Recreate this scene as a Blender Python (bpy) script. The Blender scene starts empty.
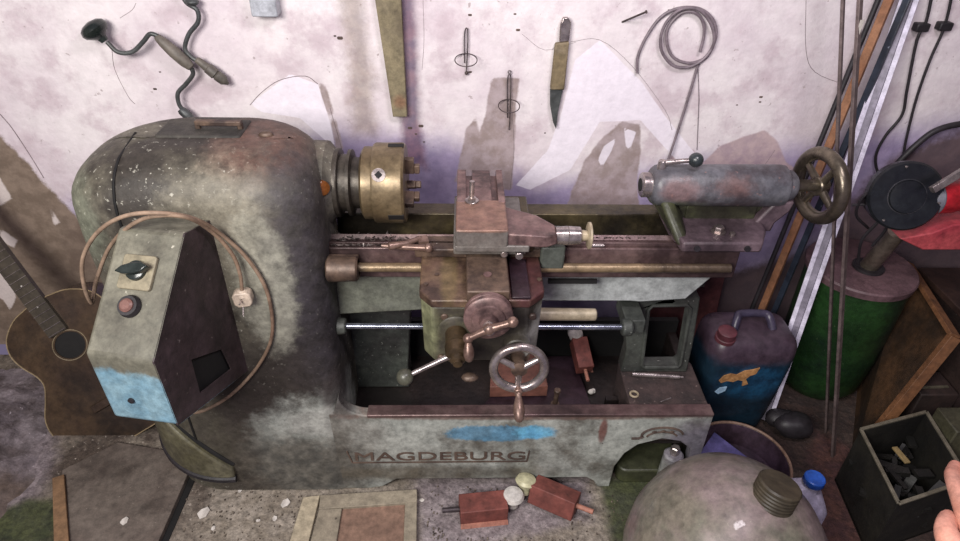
import bpy, bmesh, math, random
import numpy as np
from mathutils import Vector, Matrix
random.seed(7)
COL = bpy.context.scene.collection
PI = math.pi
V = Vector

# ------------------------------------------------------------------ camera frame
FPX = 650.0; TH = math.radians(35); PS = math.radians(2); PH = math.radians(1.3)
CF = V((math.sin(PS)*math.cos(TH), math.cos(PS)*math.cos(TH), -math.sin(TH)))
R0 = V((math.cos(PS), -math.sin(PS), 0)); U0 = R0.cross(CF)
CR = R0*math.cos(PH) + U0*math.sin(PH); CU = U0*math.cos(PH) - R0*math.sin(PH)
CC = V((0, 0, 1.75))

def at(px, py, X=None, Y=None, Z=None):
    d = CF*FPX + CR*(px-480) - CU*(py-270.5)
    for i, v in enumerate((X, Y, Z)):
        if v is not None:
            return CC + d*((v-CC[i])/d[i])

# ------------------------------------------------------------------ materials
def lin(c):
    if isinstance(c, str):
        c = [int(c[i:i+2], 16)/255 for i in (0, 2, 4)]
    return tuple(((x/12.92) if x <= .04045 else ((x+.055)/1.055)**2.4) for x in c) + (1,)

def mat(name, base, base2=None, dark=None, speck=None, scale=8, dscale=3, damt=.5, samt=.12, sscale=120,
        rough=.6, metal=0, bump=.15, bscale=60, layers=(), trans=0, coat=0, spec=.5, mott=.5, mscale=38):
    m = bpy.data.materials.new(name); m.use_nodes = True
    nt = m.node_tree; N = nt.nodes; L = nt.links
    b = N['Principled BSDF']
    tc = N.new('ShaderNodeTexCoord'); co = tc.outputs['Object']
    def noise(s, det=6, off=0, rgh=.6):
        n = N.new('ShaderNodeTexNoise'); n.inputs['Scale'].default_value = s
        n.inputs['Detail'].default_value = det; n.inputs['Roughness'].default_value = rgh
        if off:
            mp = N.new('ShaderNodeMapping'); mp.inputs['Location'].default_value = (off, off*.7, off*1.3)
            L.new(co, mp.inputs[0]); L.new(mp.outputs[0], n.inputs['Vector'])
        else:
            L.new(co, n.inputs['Vector'])
        return n.outputs['Fac']
    def ramp(x, lo, hi, to=1.0):
        r = N.new('ShaderNodeMapRange'); r.interpolation_type = 'SMOOTHSTEP'
        L.new(x, r.inputs[0]); r.inputs[1].default_value = lo; r.inputs[2].default_value = hi
        r.inputs[3].default_value = 0; r.inputs[4].default_value = to
        return r.outputs[0]
    def mix(f, a, c):
        x = N.new('ShaderNodeMix'); x.data_type = 'RGBA'
        if isinstance(f, float): x.inputs[0].default_value = f
        else: L.new(f, x.inputs[0])
        if isinstance(a, tuple): x.inputs[6].default_value = a
        else: L.new(a, x.inputs[6])
        if isinstance(c, tuple): x.inputs[7].default_value = c
        else: L.new(c, x.inputs[7])
        return x.outputs[2]
    cur = lin(base)
    if base2: cur = mix(ramp(noise(scale), .38, .62), cur, lin(base2))
    if dark:
        t = .72 - .44*damt
        cur = mix(ramp(noise(dscale, 8, 3.1, .65), t-.10, t+.10, .9), cur, lin(dark))
    if speck:
        t = .72 - .3*samt
        cur = mix(ramp(noise(sscale, 3, 7.7), t-.05, t+.03, .85), cur, lin(speck))
    for ly in layers:
        kind = ly[0]
        if kind == 'attr':                       # ('attr', attribute, colour, colour2, edge noise amp, soft, strength)
            _, an, c1, c2, amp, soft, st = ly
            a = N.new('ShaderNodeAttribute'); a.attribute_name = an
            src = a.outputs['Fac']
        elif kind == 'blob':                     # ('blob', centre, radii, colour, colour2, amp, soft, strength)
            _, cen, rad, c1, c2, amp, soft, st = ly
            mp = N.new('ShaderNodeVectorMath'); mp.operation = 'SUBTRACT'
            L.new(co, mp.inputs[0]); mp.inputs[1].default_value = cen
            dv = N.new('ShaderNodeVectorMath'); dv.operation = 'DIVIDE'
            L.new(mp.outputs[0], dv.inputs[0]); dv.inputs[1].default_value = rad
            ln = N.new('ShaderNodeVectorMath'); ln.operation = 'LENGTH'; L.new(dv.outputs[0], ln.inputs[0])
            s = N.new('ShaderNodeMath'); s.operation = 'SUBTRACT'; s.inputs[0].default_value = 1
            L.new(ln.outputs['Value'], s.inputs[1]); src = s.outputs[0]
        nz = noise(14 if kind == 'attr' else 16, 9, 1.7, .75)
        s1 = N.new('ShaderNodeMath'); s1.operation = 'MULTIPLY_ADD'
        L.new(nz, s1.inputs[0]); s1.inputs[1].default_value = amp*2; s1.inputs[2].default_value = -amp
        s2 = N.new('ShaderNodeMath'); s2.operation = 'ADD'; L.new(src, s2.inputs[0]); L.new(s1.outputs[0], s2.inputs[1])
        f = ramp(s2.outputs[0], -soft, soft, st)
        c = lin(c1)
        if c2: c = mix(ramp(noise(22, 6, 5.5), .35, .65), lin(c1), lin(c2))
        cur = mix(f, cur, c)
    if mott:
        mr = N.new('ShaderNodeMapRange'); L.new(noise(mscale, 9, 9.3, .75), mr.inputs[0])
        mr.inputs[1].default_value = .3; mr.inputs[2].default_value = .7; mr.inputs[3].default_value = 1-mott; mr.inputs[4].default_value = 1+mott*.7
        vm = N.new('ShaderNodeVectorMath'); vm.operation = 'SCALE'
        if isinstance(cur, tuple): vm.inputs[0].default_value = cur[:3]
        else: L.new(cur, vm.inputs[0])
        L.new(mr.outputs[0], vm.inputs['Scale']); cur = vm.outputs[0]
    if isinstance(cur, tuple): b.inputs['Base Color'].default_value = cur
    else: L.new(cur, b.inputs['Base Color'])
    b.inputs['Roughness'].default_value = rough
    if rough > .15:
        rr = N.new('ShaderNodeMapRange'); L.new(noise(scale*3, 5, 2.2), rr.inputs[0])
        rr.inputs[3].default_value = max(0, rough-.15); rr.inputs[4].default_value = min(1, rough+.15)
        L.new(rr.outputs[0], b.inputs['Roughness'])
    b.inputs['Metallic'].default_value = metal
    b.inputs['Transmission Weight'].default_value = trans
    b.inputs['Coat Weight'].default_value = coat
    b.inputs['Specular IOR Level'].default_value = spec
    if bump:
        bp = N.new('ShaderNodeBump'); bp.inputs['Strength'].default_value = bump; bp.inputs['Distance'].default_value = .01
        L.new(noise(bscale, 6, 4.4), bp.inputs['Height']); L.new(bp.outputs[0], b.inputs['Normal'])
    return m

# ------------------------------------------------------------------ object helpers
def tag(o, label=None, cat=None, group=None, kind=None):
    if label: o['label'] = label
    if cat: o['category'] = cat
    if group: o['group'] = group
    if kind: o['kind'] = kind
    return o

def empty(name, loc, label=None, cat=None, group=None):
    o = bpy.data.objects.new(name, None); COL.objects.link(o); o.location = loc
    o.empty_display_size = .05
    return tag(o, label, cat, group)

def perp(d):
    d = V(d).normalized()
    a = V((0, 0, 1)) if abs(d.z) < .9 else V((1, 0, 0))
    u = d.cross(a).normalized(); return u, d.cross(u).normalized()

def smooth_path(pts, n=8):
    pts = [V(p) for p in pts]; out = []
    P = [pts[0]*2-pts[1]] + pts + [pts[-1]*2-pts[-2]]
    for i in range(1, len(P)-2):
        a, b, c, d = P[i-1:i+3]
        for k in range(n):
            t = k/n
            out.append(.5*((2*b) + (c-a)*t + (2*a-5*b+4*c-d)*t*t + (3*b-a-3*c+d)*t**3))
    out.append(pts[-1]); return out

class B:
    def __init__(s): s.bm = bmesh.new()
    def face(s, pts):
        vs = [s.bm.verts.new(p) for p in pts]; s.bm.faces.new(vs); return s
    def box(s, lo, hi, M=None):
        x0, y0, z0 = lo; x1, y1, z1 = hi
        return s.hexa([(x0,y0,z0),(x1,y0,z0),(x1,y1,z0),(x0,y1,z0)], [(x0,y0,z1),(x1,y0,z1),(x1,y1,z1),(x0,y1,z1)], M)
    def cbox(s, c, size, M=None):
        c = V(c); h = V(size)*.5; return s.box(c-h, c+h, M)
    def hexa(s, bot, top, M=None):
        n = len(bot)
        f = (lambda p: M @ V(p)) if M is not None else V
        a = [s.bm.verts.new(f(p)) for p in bot]; b = [s.bm.verts.new(f(p)) for p in top]
        s.bm.faces.new(a[::-1]); s.bm.faces.new(b)
        for i in range(n): s.bm.faces.new((a[i], a[(i+1)%n], b[(i+1)%n], b[i]))
        return s
    def prism(s, poly, axis, lo, hi, M=None):       # poly in the two other axes
        def mk(p, t):
            if axis == 'X': return (t, p[0], p[1])
            if axis == 'Y': return (p[0], t, p[1])
            return (p[0], p[1], t)
        return s.hexa([mk(p, lo) for p in poly], [mk(p, hi) for p in poly], M)
    def rings(s, rr, cap=True, closed=False):
        R = [[s.bm.verts.new(p) for p in r] for r in rr]; n = len(R[0])
        m = len(R)
        for i in range(m if closed else m-1):
            a = R[i]; b = R[(i+1) % m]
            for k in range(n): s.bm.faces.new((a[k], a[(k+1)%n], b[(k+1)%n], b[k]))
        if cap and not closed: s.bm.faces.new(R[0][::-1]); s.bm.faces.new(R[-1])
        return s
    def lathe(s, p, d, prof, n=32, cap=True):        # prof: (t, r)
        p = V(p); d = V(d).normalized(); u, v = perp(d)
        return s.rings([[p+d*t+(u*math.cos(2*PI*k/n)+v*math.sin(2*PI*k/n))*max(r, .0002) for k in range(n)] for t, r in prof], cap)
    def cyl(s, p0, p1, r0, r1=None, n=24, ch=0):
        p0 = V(p0); p1 = V(p1); Ln = (p1-p0).length; r1 = r0 if r1 is None else r1
        pr = [(0, r0), (Ln, r1)] if not ch else [(0, r0-ch), (ch, r0), (Ln-ch, r1), (Ln, r1-ch)]
        return s.lathe(p0, p1-p0, pr, n)
    def ball(s, c, r, n=20, sc=(1,1,1)):
        c = V(c); rr = []
        for i in range(1, n//2):
            a = PI*i/(n//2)
            rr.append([c+V((r*math.sin(a)*math.cos(2*PI*k/n)*sc[0], r*math.sin(a)*math.sin(2*PI*k/n)*sc[1], r*math.cos(a)*sc[2])) for k in range(n)])
        return s.rings(rr)
    def tube(s, pts, r, n=10, sm=0, closed=False, flat=1):
        if sm: pts = smooth_path(pts, sm)
        pts = [V(p) for p in pts]; m = len(pts); rr = []; u = None
        for i, p in enumerate(pts):
            if closed: d = pts[(i+1)%m]-pts[i-1]
            else: d = pts[min(i+1, m-1)]-pts[max(i-1, 0)]
            d.normalize()
            if u is None: u, v = perp(d)
            else:
                u = (u-d*u.dot(d)).normalized(); v = d.cross(u)
            ri = r[i] if isinstance(r, (list, tuple)) else r
            rr.append([p+(u*math.cos(2*PI*k/n)+v*math.sin(2*PI*k/n)*flat)*ri for k in range(n)])
        return s.rings(rr, True, closed)
    def torus(s, c, ax, R, r, n=48, m=14, rx=None):
        u, v = perp(ax); c = V(c)
        pts = [c+u*(R*math.cos(2*PI*k/n))+v*((rx or R)*math.sin(2*PI*k/n)) for k in range(n)]
        return s.tube(pts, r, m, closed=True)
    def bar(s, p0, p1, w, t, up=(0, 0, 1)):           # rectangular bar
        p0 = V(p0); p1 = V(p1); d = (p1-p0).normalized(); u = d.cross(V(up)).normalized(); v = u.cross(d)
        q = [(-w/2, -t/2), (w/2, -t/2), (w/2, t/2), (-w/2, t/2)]
        return s.hexa([p0+u*a+v*b for a, b in q], [p1+u*a+v*b for a, b in q])
    def xf(s, M): bmesh.ops.transform(s.bm, matrix=M, verts=s.bm.verts); return s
    def obj(s, name, m, parent=None, bevel=0, seg=2, smooth=True, local=False, sub=0):
        bmesh.ops.recalc_face_normals(s.bm, faces=s.bm.faces)
        me = bpy.data.meshes.new(name); s.bm.to_mesh(me); s.bm.free()
        me.materials.append(m)
        return link(name, me, parent, bevel, seg, smooth, local, sub)

def link(name, me, parent=None, bevel=0, seg=2, smooth=True, local=False, sub=0):
    o = bpy.data.objects.new(name, me); COL.objects.link(o)
    if smooth:
        me.polygons.foreach_set('use_smooth', [True]*len(me.polygons))
        me.set_sharp_from_angle(angle=math.radians(38))
    if parent is not None:
        o.parent = parent
        if not local and parent.type == 'EMPTY': o.location = -parent.location
    if bevel:
        bv = o.modifiers.new('bevel', 'BEVEL'); bv.width = bevel; bv.segments = seg; bv.limit_method = 'ANGLE'
        bv.angle_limit = math.radians(35); bv.harden_normals = False
    if sub:
        sb = o.modifiers.new('sub', 'SUBSURF'); sb.levels = sub; sb.render_levels = sub
    return o

def shape(name, polys, depth, M, m, parent=None, bevel=.002):
    """flat outline with holes given as 2-D loops, extruded; M maps (x, y, 0..depth)"""
    cu = bpy.data.curves.new(name, 'CURVE'); cu.dimensions = '2D'; cu.fill_mode = 'BOTH'
    for p in polys:
        sp = cu.splines.new('POLY'); sp.points.add(len(p)-1); sp.use_cyclic_u = True
        for i, q in enumerate(p): sp.points[i].co = (q[0], q[1], 0, 1)
    cu.extrude = depth/2
    me = cu2me(cu, name)
    me.transform(M @ Matrix.Translation((0, 0, depth/2)))
    me.materials.clear(); me.materials.append(m)
    return link(name, me, parent, bevel)

def cu2me(cu, name):
    t = bpy.data.objects.new('tmp', cu); COL.objects.link(t)
    bpy.context.view_layer.update()
    dg = bpy.context.evaluated_depsgraph_get()
    me = bpy.data.meshes.new_from_object(t.evaluated_get(dg)); me.name = name
    bpy.data.objects.remove(t); bpy.data.curves.remove(cu)
    bm = bmesh.new(); bm.from_mesh(me); bmesh.ops.remove_doubles(bm, verts=bm.verts, dist=1e-5)
    bmesh.ops.recalc_face_normals(bm, faces=bm.faces)
    bm.to_mesh(me); bm.free()
    return me

def text_me(body, size, depth, M, name, sx=1.0, spacing=1.0, off=0):
    cu = bpy.data.curves.new(name, 'FONT'); cu.body = body; cu.size = size; cu.extrude = depth/2
    cu.align_x = 'CENTER'; cu.align_y = 'CENTER'; cu.space_character = spacing; cu.offset = off
    me = cu2me(cu, name)
    me.transform(M @ Matrix.Diagonal((sx, 1, 1, 1)))
    return me

def frame(o, x, y, z=None):
    x = V(x).normalized(); y = V(y); y = (y-x*y.dot(x)).normalized(); z = x.cross(y)
    M = Matrix((x, y, z)).transposed().to_4x4(); M.translation = V(o); return M
FRONT = lambda y: frame((0, y, 0), (1, 0, 0), (0, 0, 1))     # local x->X, y->Z, z-> -Y (towards camera)

def rrect(x0, x1, y0, y1, r, n=5):
    r = r if isinstance(r, (list, tuple)) else (r,)*4
    out = []
    for (cx, cy, a, q) in ((x0+r[0], y0+r[0], PI, r[0]), (x1-r[1], y0+r[1], 1.5*PI, r[1]), (x1-r[2], y1-r[2], 0, r[2]), (x0+r[3], y1-r[3], .5*PI, r[3])):
        for k in range(n+1):
            t = a + .5*PI*k/n; out.append((cx+q*math.cos(t), cy+q*math.sin(t)))
    return out

def copy_thing(o):
    c = o.copy(); COL.objects.link(c)
    for ch in [x for x in bpy.data.objects if x.parent == o]:
        d = ch.copy(); COL.objects.link(d); d.parent = c
        for g in [x for x in bpy.data.objects if x.parent == ch]:
            e = g.copy(); COL.objects.link(e); e.parent = d
    return c

def sdf(P, poly):
    """signed distance (positive inside) of points P (n,2) to a polygon"""
    P = np.asarray(P); poly = np.asarray(poly, float)
    d = np.full(len(P), 1e9); ins = np.zeros(len(P), bool)
    for i in range(len(poly)):
        a = poly[i-1]; b = poly[i]; e = b-a; w = P-a
        t = np.clip((w@e)/max(e@e, 1e-12), 0, 1)
        d = np.minimum(d, np.hypot(*(w-t[:, None]*e).T))
        c = ((a[1] > P[:, 1]) != (b[1] > P[:, 1]))
        with np.errstate(divide='ignore', invalid='ignore'):
            xx = a[0]+(P[:, 1]-a[1])*(b[0]-a[0])/(b[1]-a[1])
        ins ^= c & (P[:, 0] < xx)
    return np.where(ins, d, -d)

def grid(name, nx, ny, fn):
    me = bpy.data.meshes.new(name)
    vs = [fn(i/nx, j/ny) for j in range(ny+1) for i in range(nx+1)]
    fs = [(j*(nx+1)+i, j*(nx+1)+i+1, (j+1)*(nx+1)+i+1, (j+1)*(nx+1)+i) for j in range(ny) for i in range(nx)]
    me.from_pydata(vs, [], fs); me.update(); return me

def add_attr(me, name, coords, polys):
    v = np.full(len(coords), -1e3)
    for p in polys: v = np.maximum(v, sdf(coords, p))
    at_ = me.attributes.new(name, 'FLOAT', 'POINT'); at_.data.foreach_set('value', np.clip(v, -.2, .2).astype(np.float32))

# ================================================================== SETTING
WY = 1.98
def wpoly(px):      # stains and painted shade, traced as areas on the wall plane
    return [(at(x, y, Y=WY).x, at(x, y, Y=WY).z) for x, y in px]
def fpoly(px): return [(at(x, y, Z=0).x, at(x, y, Z=0).y) for x, y in px]

wall_m = mat('wall_paint', mott=.10, mscale=30, base='E4DCDD', base2='D6CACF', scale=3, speck='A79A9A', samt=.0, sscale=45, dark='C4B4BA', dscale=6, damt=.35, rough=.85, bump=.25, bscale=45, layers=(
    ('attr', 'lower', '9D8DB4', '8476A0', .05, .07, .85),  # violet shade on the lower wall, painted into its colour
    ('attr', 'plaster', '8C7B76', 'A8989A', .012, .004, .9),
    ('attr', 'peach', 'A08890', 'BBA3A2', .008, .004, .85),
    ('attr', 'brown', '6B5A49', '857362', .03, .008, .95),
    ('attr', 'dark_brown', '4A3A36', '5E4B48', .06, .03, .9),  # darker brown towards the lower right
    ('attr', 'chips', 'DCD0CC', None, .012, .004, .9),
    ('attr', 'bright', 'EDE6F0', None, .004, .002, .8),
    ('attr', 'streak', '9A8878', '6F5E54', .05, .03, .6),
    ('attr', 'plank_shadow', '7A5868', '54405C', .02, .018, .85),  # shadow cast by the plank, painted right of it
))
me = grid('wall_back', 440, 240, lambda u, v: (-2.2+4.6*u, WY+.0, 2.5*v))
co = np.array([(x.co.x, x.co.z) for x in me.vertices])
add_attr(me, 'plaster', co, [wpoly(p) for p in (
    [(492,78),(520,78),(516,110),(514,150),(512,190),(478,190),(474,150),(484,120)],
    [(572,190),(585,160),(604,136),(622,122),(640,124),(641,150),(637,180),(640,230),(560,230)],
    [(318,82),(326,86),(334,112),(330,118),(322,104)], [(330,118),(336,120),(344,150),(336,150)],
    [(466,128),(476,118),(482,160),(474,180),(455,182)])])
add_attr(me, 'bright', co, [wpoly(p) for p in (
    [(598,160),(604,146),(616,138),(612,150),(602,168)], [(624,128),(636,132),(630,150),(626,146)],
    [(560,118),(575,60),(600,40),(640,80),(668,120),(700,160),(690,175),(640,120),(600,122),(570,170),(530,190),(516,185),(548,150)],
    [(250,104),(290,74),(318,84),(330,122),(336,150),(300,118),(262,112)])])
add_attr(me, 'peach', co, [wpoly(p) for p in ([(700,166),(720,146),(745,136),(764,130),(778,142),(786,162),(800,172),(800,200),(690,200)],
    [(668,160),(676,150),(684,168),(692,146),(700,170),(700,190),(668,190)])])
add_attr(me, 'brown', co, [wpoly([(-150,20),(0,135),(30,165),(60,200),(92,232),(110,260),(150,420),(-150,520)]),
    wpoly([(-400,60),(-140,20),(-130,520),(-400,520)])])
add_attr(me, 'chips', co, [wpoly(p) for p in ([(-20,160),(0,178),(12,198),(0,206),(-20,190)], [(0,262),(8,268),(16,296),(10,310),(3,300),(-30,280)], [(50,208),(60,222),(54,226)],
    [(0,228),(18,240),(14,248),(0,240)])])
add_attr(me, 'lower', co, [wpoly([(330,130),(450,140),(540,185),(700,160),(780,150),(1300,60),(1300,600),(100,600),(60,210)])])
add_attr(me, 'dark_brown', co, [wpoly([(830,235),(850,200),(905,150),(1000,118),(1400,40),(1400,700),(600,700),(640,290),(780,260)])])
add_attr(me, 'streak', co, [wpoly([(338,-20),(362,-20),(372,60),(376,135),(352,135),(348,60)])])
add_attr(me, 'plank_shadow', co, [wpoly([(396,-20),(414,-20),(418,60),(420,120),(428,170),(402,160),(400,60)])])
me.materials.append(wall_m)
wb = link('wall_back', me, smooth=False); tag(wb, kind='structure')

floor_m = mat('earth_floor', '746A60', '8A8074', mott=.7, mscale=55, dark='463A33', dscale=5, damt=.55, speck='C2B6AA', samt=.12, sscale=75, rough=.95, bump=.9, bscale=40, layers=(
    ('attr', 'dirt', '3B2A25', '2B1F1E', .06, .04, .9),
    ('attr', 'pale', 'A0968A', '857B6E', .05, .03, .8),
    ('attr', 'lilac', '958A90', '7A6F76', .05, .03, .7),
    ('attr', 'moss', '2D3620', '434A2A', .03, .02, .9),
    ('attr', 'redsoil', '5A3B33', '4A3030', .05, .03, .9),
))
def ffn(u, v):
    x = -2.2+4.6*u; y = .2+1.72*v
    return (x, y, 0)
me = grid('floor', 300, 110, ffn)
co = np.array([(x.co.x, x.co.y) for x in me.vertices])
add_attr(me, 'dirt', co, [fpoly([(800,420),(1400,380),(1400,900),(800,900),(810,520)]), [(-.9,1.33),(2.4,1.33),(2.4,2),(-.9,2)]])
add_attr(me, 'pale', co, [fpoly([(215,470),(330,485),(420,480),(600,485),(640,500),(620,620),(180,620)])])
add_attr(me, 'lilac', co, [fpoly([(-200,350),(30,390),(60,440),(40,500),(-200,560)]), fpoly([(415,478),(585,478),(590,520),(420,560)])])
add_attr(me, 'moss', co, [fpoly([(0,512),(30,498),(56,500),(56,545),(-60,545)]), fpoly([(600,480),(650,470),(650,545),(610,545)])])
add_attr(me, 'redsoil', co, [fpoly([(815,430),(860,450),(905,520),(880,560),(800,540)])])
me.materials.append(floor_m)
fl = link('floor', me, smooth=False); tag(fl, kind='structure')
side_m = mat('side_wall_plaster', '8A8078', '6B6058', dark='4A3F38', scale=2, rough=.9, bump=.3)
for nm, x in (('wall_left', -2.22), ('wall_right', 2.42)):
    tag(B().box((min(x, x+.02*(1 if x > 0 else -1)), .2, 0), (max(x, x+.02*(1 if x > 0 else -1)), WY, 2.5)).obj(nm, side_m, smooth=False), kind='structure')

# ================================================================== MATERIALS
M = {}
M['cab'] = mat('grey_green_casting', '5F5A4E', '706B5E', dark='2E2926', dscale=3.2, damt=.52, speck='A8A599', samt=.16, sscale=85, rough=.55, bump=.18, scale=6, spec=.35, layers=(
    ('blob', (-.45,1.4,1.12), (.12,.2,.07), '6E5046', '5a443c', .8, .4, .7),
    ('blob', (-.50,1.3,.96), (.17,.25,.13), '8E8878', '767062', .9, .4, .65),
    ('blob', (-.38,1.3,.75), (.10,.2,.42), '2C292C', '3A363C', .6, .4, .85),
    ('blob', (-.55,1.3,.28), (.22,.2,.16), '2C2624', '3C3533', .6, .4, .85),
    ('blob', (-.50,1.3,.47), (.12,.2,.22), '2F2927', None, .6, .4, .7),
    ('blob', (-.34,1.3,.15), (.28,.2,.26), '9A9E98', 'AAADA6', .4, .22, .95),
    ('blob', (-.5,1.3,.1), (.28,.1,.16), '35302C', '575149', .6, .4, .85),
    ('blob', (-.34,1.3,.40), (.05,.1,.09), '3E3838', None, .3, .3, .85),
    ('blob', (-.38,1.3,.31), (.12,.1,.06), 'A5A59F', '8C8B86', .5, .3, .8),
    ('blob', (-.48,1.3,.80), (.07,.1,.20), 'A4A294', '8A887C', .6, .25, .6),
    ('blob', (-.92,1.45,.95), (.10,.3,.12), '8C917F', None, .6, .3, .5),
    ('blob', (-.78,1.3,.25), (.14,.3,.22), '4A463C', '3A3630', .5, .4, .6),
))
M['base'] = mat('pale_grey_painted_casting', '9A9E98', 'AAADA6', dark='5A564E', dscale=5, damt=.40, speck='4a4038', samt=.04, sscale=60, rough=.5, bump=.12, scale=5, spec=.4, layers=(
    ('blob', (-.34,1.3,.40), (.05,.1,.09), '3E3838', None, .3, .3, .85),
    ('blob', (-.33,1.3,.25), (.12,.1,.09), '6A6660', '8E8C86', .6, .4, .6),
    ('blob', (-.5,1.3,.1), (.28,.1,.16), '35302C', '575149', .6, .4, .85),
    ('blob', (-.1,1.3,.075), (.35,.1,.03), '5B5448', None, .6, .5, .7),
    ('blob', (.10,1.3,.255), (.155,.1,.034), '4F7F9B', '5F93B4', .8, .15, .85),
    ('blob', (.22,1.3,.258), (.06,.1,.028), '6FB8DA', '63A8D0', .7, .25, .85),
    ('blob', (.42,1.3,.265), (.012,.1,.05), '6E3D36', None, .5, .3, .8),
    ('blob', (.26,1.3,.33), (.58,.1,.018), '7A6158', '5D4A45', .6, .3, .85),
    ('blob', (.70,1.3,.2), (.10,.2,.10), '7B7480', '6A6572', .6, .5, .8),
))
M['tray'] = mat('oily_dark_tray', '1C1716', '2A2220', rough=.45, bump=.2, speck='4A4040', samt=-.04)
M['block'] = mat('sooty_brown_block', '463836', '342B2A', speck='7D6C66', samt=.06, sscale=110, rough=.75, bump=.25, scale=12)
M['rib'] = mat('grey_green_rib', '4C504A', '3C3F3C', dark='2C2A29', damt=.35, speck='9A9C95', samt=.02, rough=.55, scale=7)
M['rail'] = mat('worn_pinkish_steel_ways', '77625F', '665050', dark='3B2E2E', damt=.38, rough=.38, metal=.45, scale=14, bump=.08)
M['olive'] = mat('oily_olive_steel', '5A5038', '463D30', dark='221E1A', damt=.5, rough=.4, metal=.5, scale=10)
M['web'] = mat('light_grey_bed_casting', 'A9ADAC', '989C9B', dark='6A6560', damt=.18, rough=.5, scale=6, layers=(
    ('blob', (-.2,1.43,.7), (.18,.2,.2), '66685A', '54554a', .4, .3, .9),))
M['brown'] = mat('rusty_brown_steel', '5E4D42', '6C584A', dark='322725', damt=.42, dscale=9, rough=.5, metal=.3, scale=18, bump=.1)
M['pink'] = mat('pinkish_brown_steel', '725856', '846A66', dark='3C2E2E', damt=.4, dscale=9, rough=.42, metal=.35, scale=18, bump=.1)
M['maroon'] = mat('maroon_oily_steel', '33232A', '40303A', dark='261A1B', damt=.4, rough=.4, metal=.3, scale=12)
M['apron'] = mat('olive_grey_apron_casting', '5E5A45', '47423A', dark='2A2522', damt=.4, rough=.5, scale=12, layers=(
    ('blob', (-.10,1.2,.70), (.04,.2,.2), '8A8C6B', '6E7055', .4, .4, .8),
    ('blob', (.20,1.25,.66), (.05,.2,.12), 'A5A3A0', '8C8A84', .6, .3, .7)))
M['saddle'] = mat('orange_brown_greasy_steel', '76604C', '665044', dark='3E2F2A', damt=.4, dscale=10, rough=.42, metal=.25, scale=16, layers=(
    ('blob', (.15,1.3,.82), (.07,.12,.05), '553034', '4A282C', .4, .3, .85),
    ('blob', (-.03,1.3,.82), (.02,.12,.05), '7A6C42', None, .5, .4, .4)))
M['chuck'] = mat('brass_toned_oily_steel', '7E6E54', '6C5C44', dark='40352A', damt=.3, rough=.38, metal=.45, scale=9, bump=.06)
M['steel'] = mat('worn_bright_steel', 'B9AFAB', '9C918F', dark='6A5A56', damt=.15, rough=.28, metal=.8, scale=20, bump=.04)
M['rod'] = mat('polished_leadscrew_steel', '8F93A0', '757985', rough=.25, metal=.8, scale=30, bump=.03)
M['cream'] = mat('cream_greasy_rod', 'B5A78F', 'A2947C', dark='6E6353', damt=.2, rough=.45, metal=.1)
M['copper'] = mat('coppery_worn_handle_steel', '8E756A', '7A6258', dark='4A3630', damt=.35, rough=.36, metal=.5, scale=25, bump=.05)
M['tail'] = mat('chipped_grey_tailstock_paint', '55555B', '646368', dark='40373A', damt=.42, dscale=7, speck='8F6F6A', samt=.08, sscale=60, rough=.42, bump=.14, scale=12, layers=(
    ('blob', (.56,1.47,.97), (.05,.06,.03), '7E605E', None, .8, .4, .6),
    ('blob', (.70,1.45,.985), (.05,.06,.03), '6E524E', None, .9, .4, .6),
    ('blob', (.56,1.5,.88), (.12,.12,.05), '5B604B', None, .6, .4, .8)))
M['tailbase'] = mat('purplish_brown_tailstock_base', '5E4E55', '6B5A60', dark='3A2F33', damt=.3, rough=.5, metal=.2, scale=14)
M['mossy'] = mat('olive_green_oily_casting', '4A4D34', '3B3D2D', dark='26231D', damt=.35, rough=.45, scale=10)
M['wheel'] = mat('dull_bronze_handwheel', '6F6658', '5A5148', dark='39302C', damt=.25, rough=.3, metal=.7, scale=12, bump=.05)
M['blackbake'] = mat('black_bakelite', '1E2422', '2A302E', rough=.25, bump=.02)
M['gball'] = mat('dull_green_ball', '5A5A4C', '46463C', rough=.4)
M['green_ball'] = mat('dark_grey_ball', '242A2C', '2E3436', rough=.3)
M['box'] = mat('grey_switch_box_paint', '68665A', '767365', dark='48443B', damt=.32, speck='B5B1A2', samt=0, sscale=50, rough=.5, bump=.06, scale=5, layers=(
    ('blob', (-.74,1.0,.62), (.30,.3,.165), '6E93A6', '83A4B2', .25, .08, .9),))
M['boxshade'] = mat('shaded_purple_brown_side', '3A2E30', '4A3C40', dark='1E1819', damt=.35, speck='7E7470', samt=-.02, sscale=50, rough=.55, scale=8, layers=(  # shade on the box's right side, painted as a darker tone
    ('blob', (-.575,1.10,.70), (.02,.05,.03), '6E4448', None, .4, .3, .8),))
M['plate'] = mat('beige_bakelite_plate', '8C836E', '807864', rough=.45, bump=.02, dark='7A705D', damt=.12)
M['rubyb'] = mat('faded_maroon_button', '6B4A44', '7C5A52', rough=.4, bump=.02)
M['cord'] = mat('tan_rubber_cord', '7A6452', '8A7462', dark='5E4638', damt=.25, rough=.7, bump=.05)
M['plug'] = mat('cream_plug_plastic', 'B8A898', 'A89888', rough=.45, bump=.02)
M['black'] = mat('black_void', '0B0A0A', '131111', rough=.8, bump=0)
M['dark'] = mat('dark_grey_rubber', '1E1B1E', '2A262A', rough=.55, bump=.1)
M['letters'] = mat('rusty_letter_edges', '5F4F45', '4A3C36', rough=.6, bump=.05)
M['wood'] = mat('grey_brown_old_wood', '8A7C68', '77694F', dark='5C4F40', damt=.3, rough=.8, scale=10, bump=.2)
M['wood_orange'] = mat('orange_pine_wood', '9A6E50', '885C40', dark='7A553C', damt=.2, rough=.7, scale=8)
M['wood_red'] = mat('red_stained_wood', '7E463E', '6E3B34', dark='50302B', damt=.25, rough=.65, scale=25, bump=.12)
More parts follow.
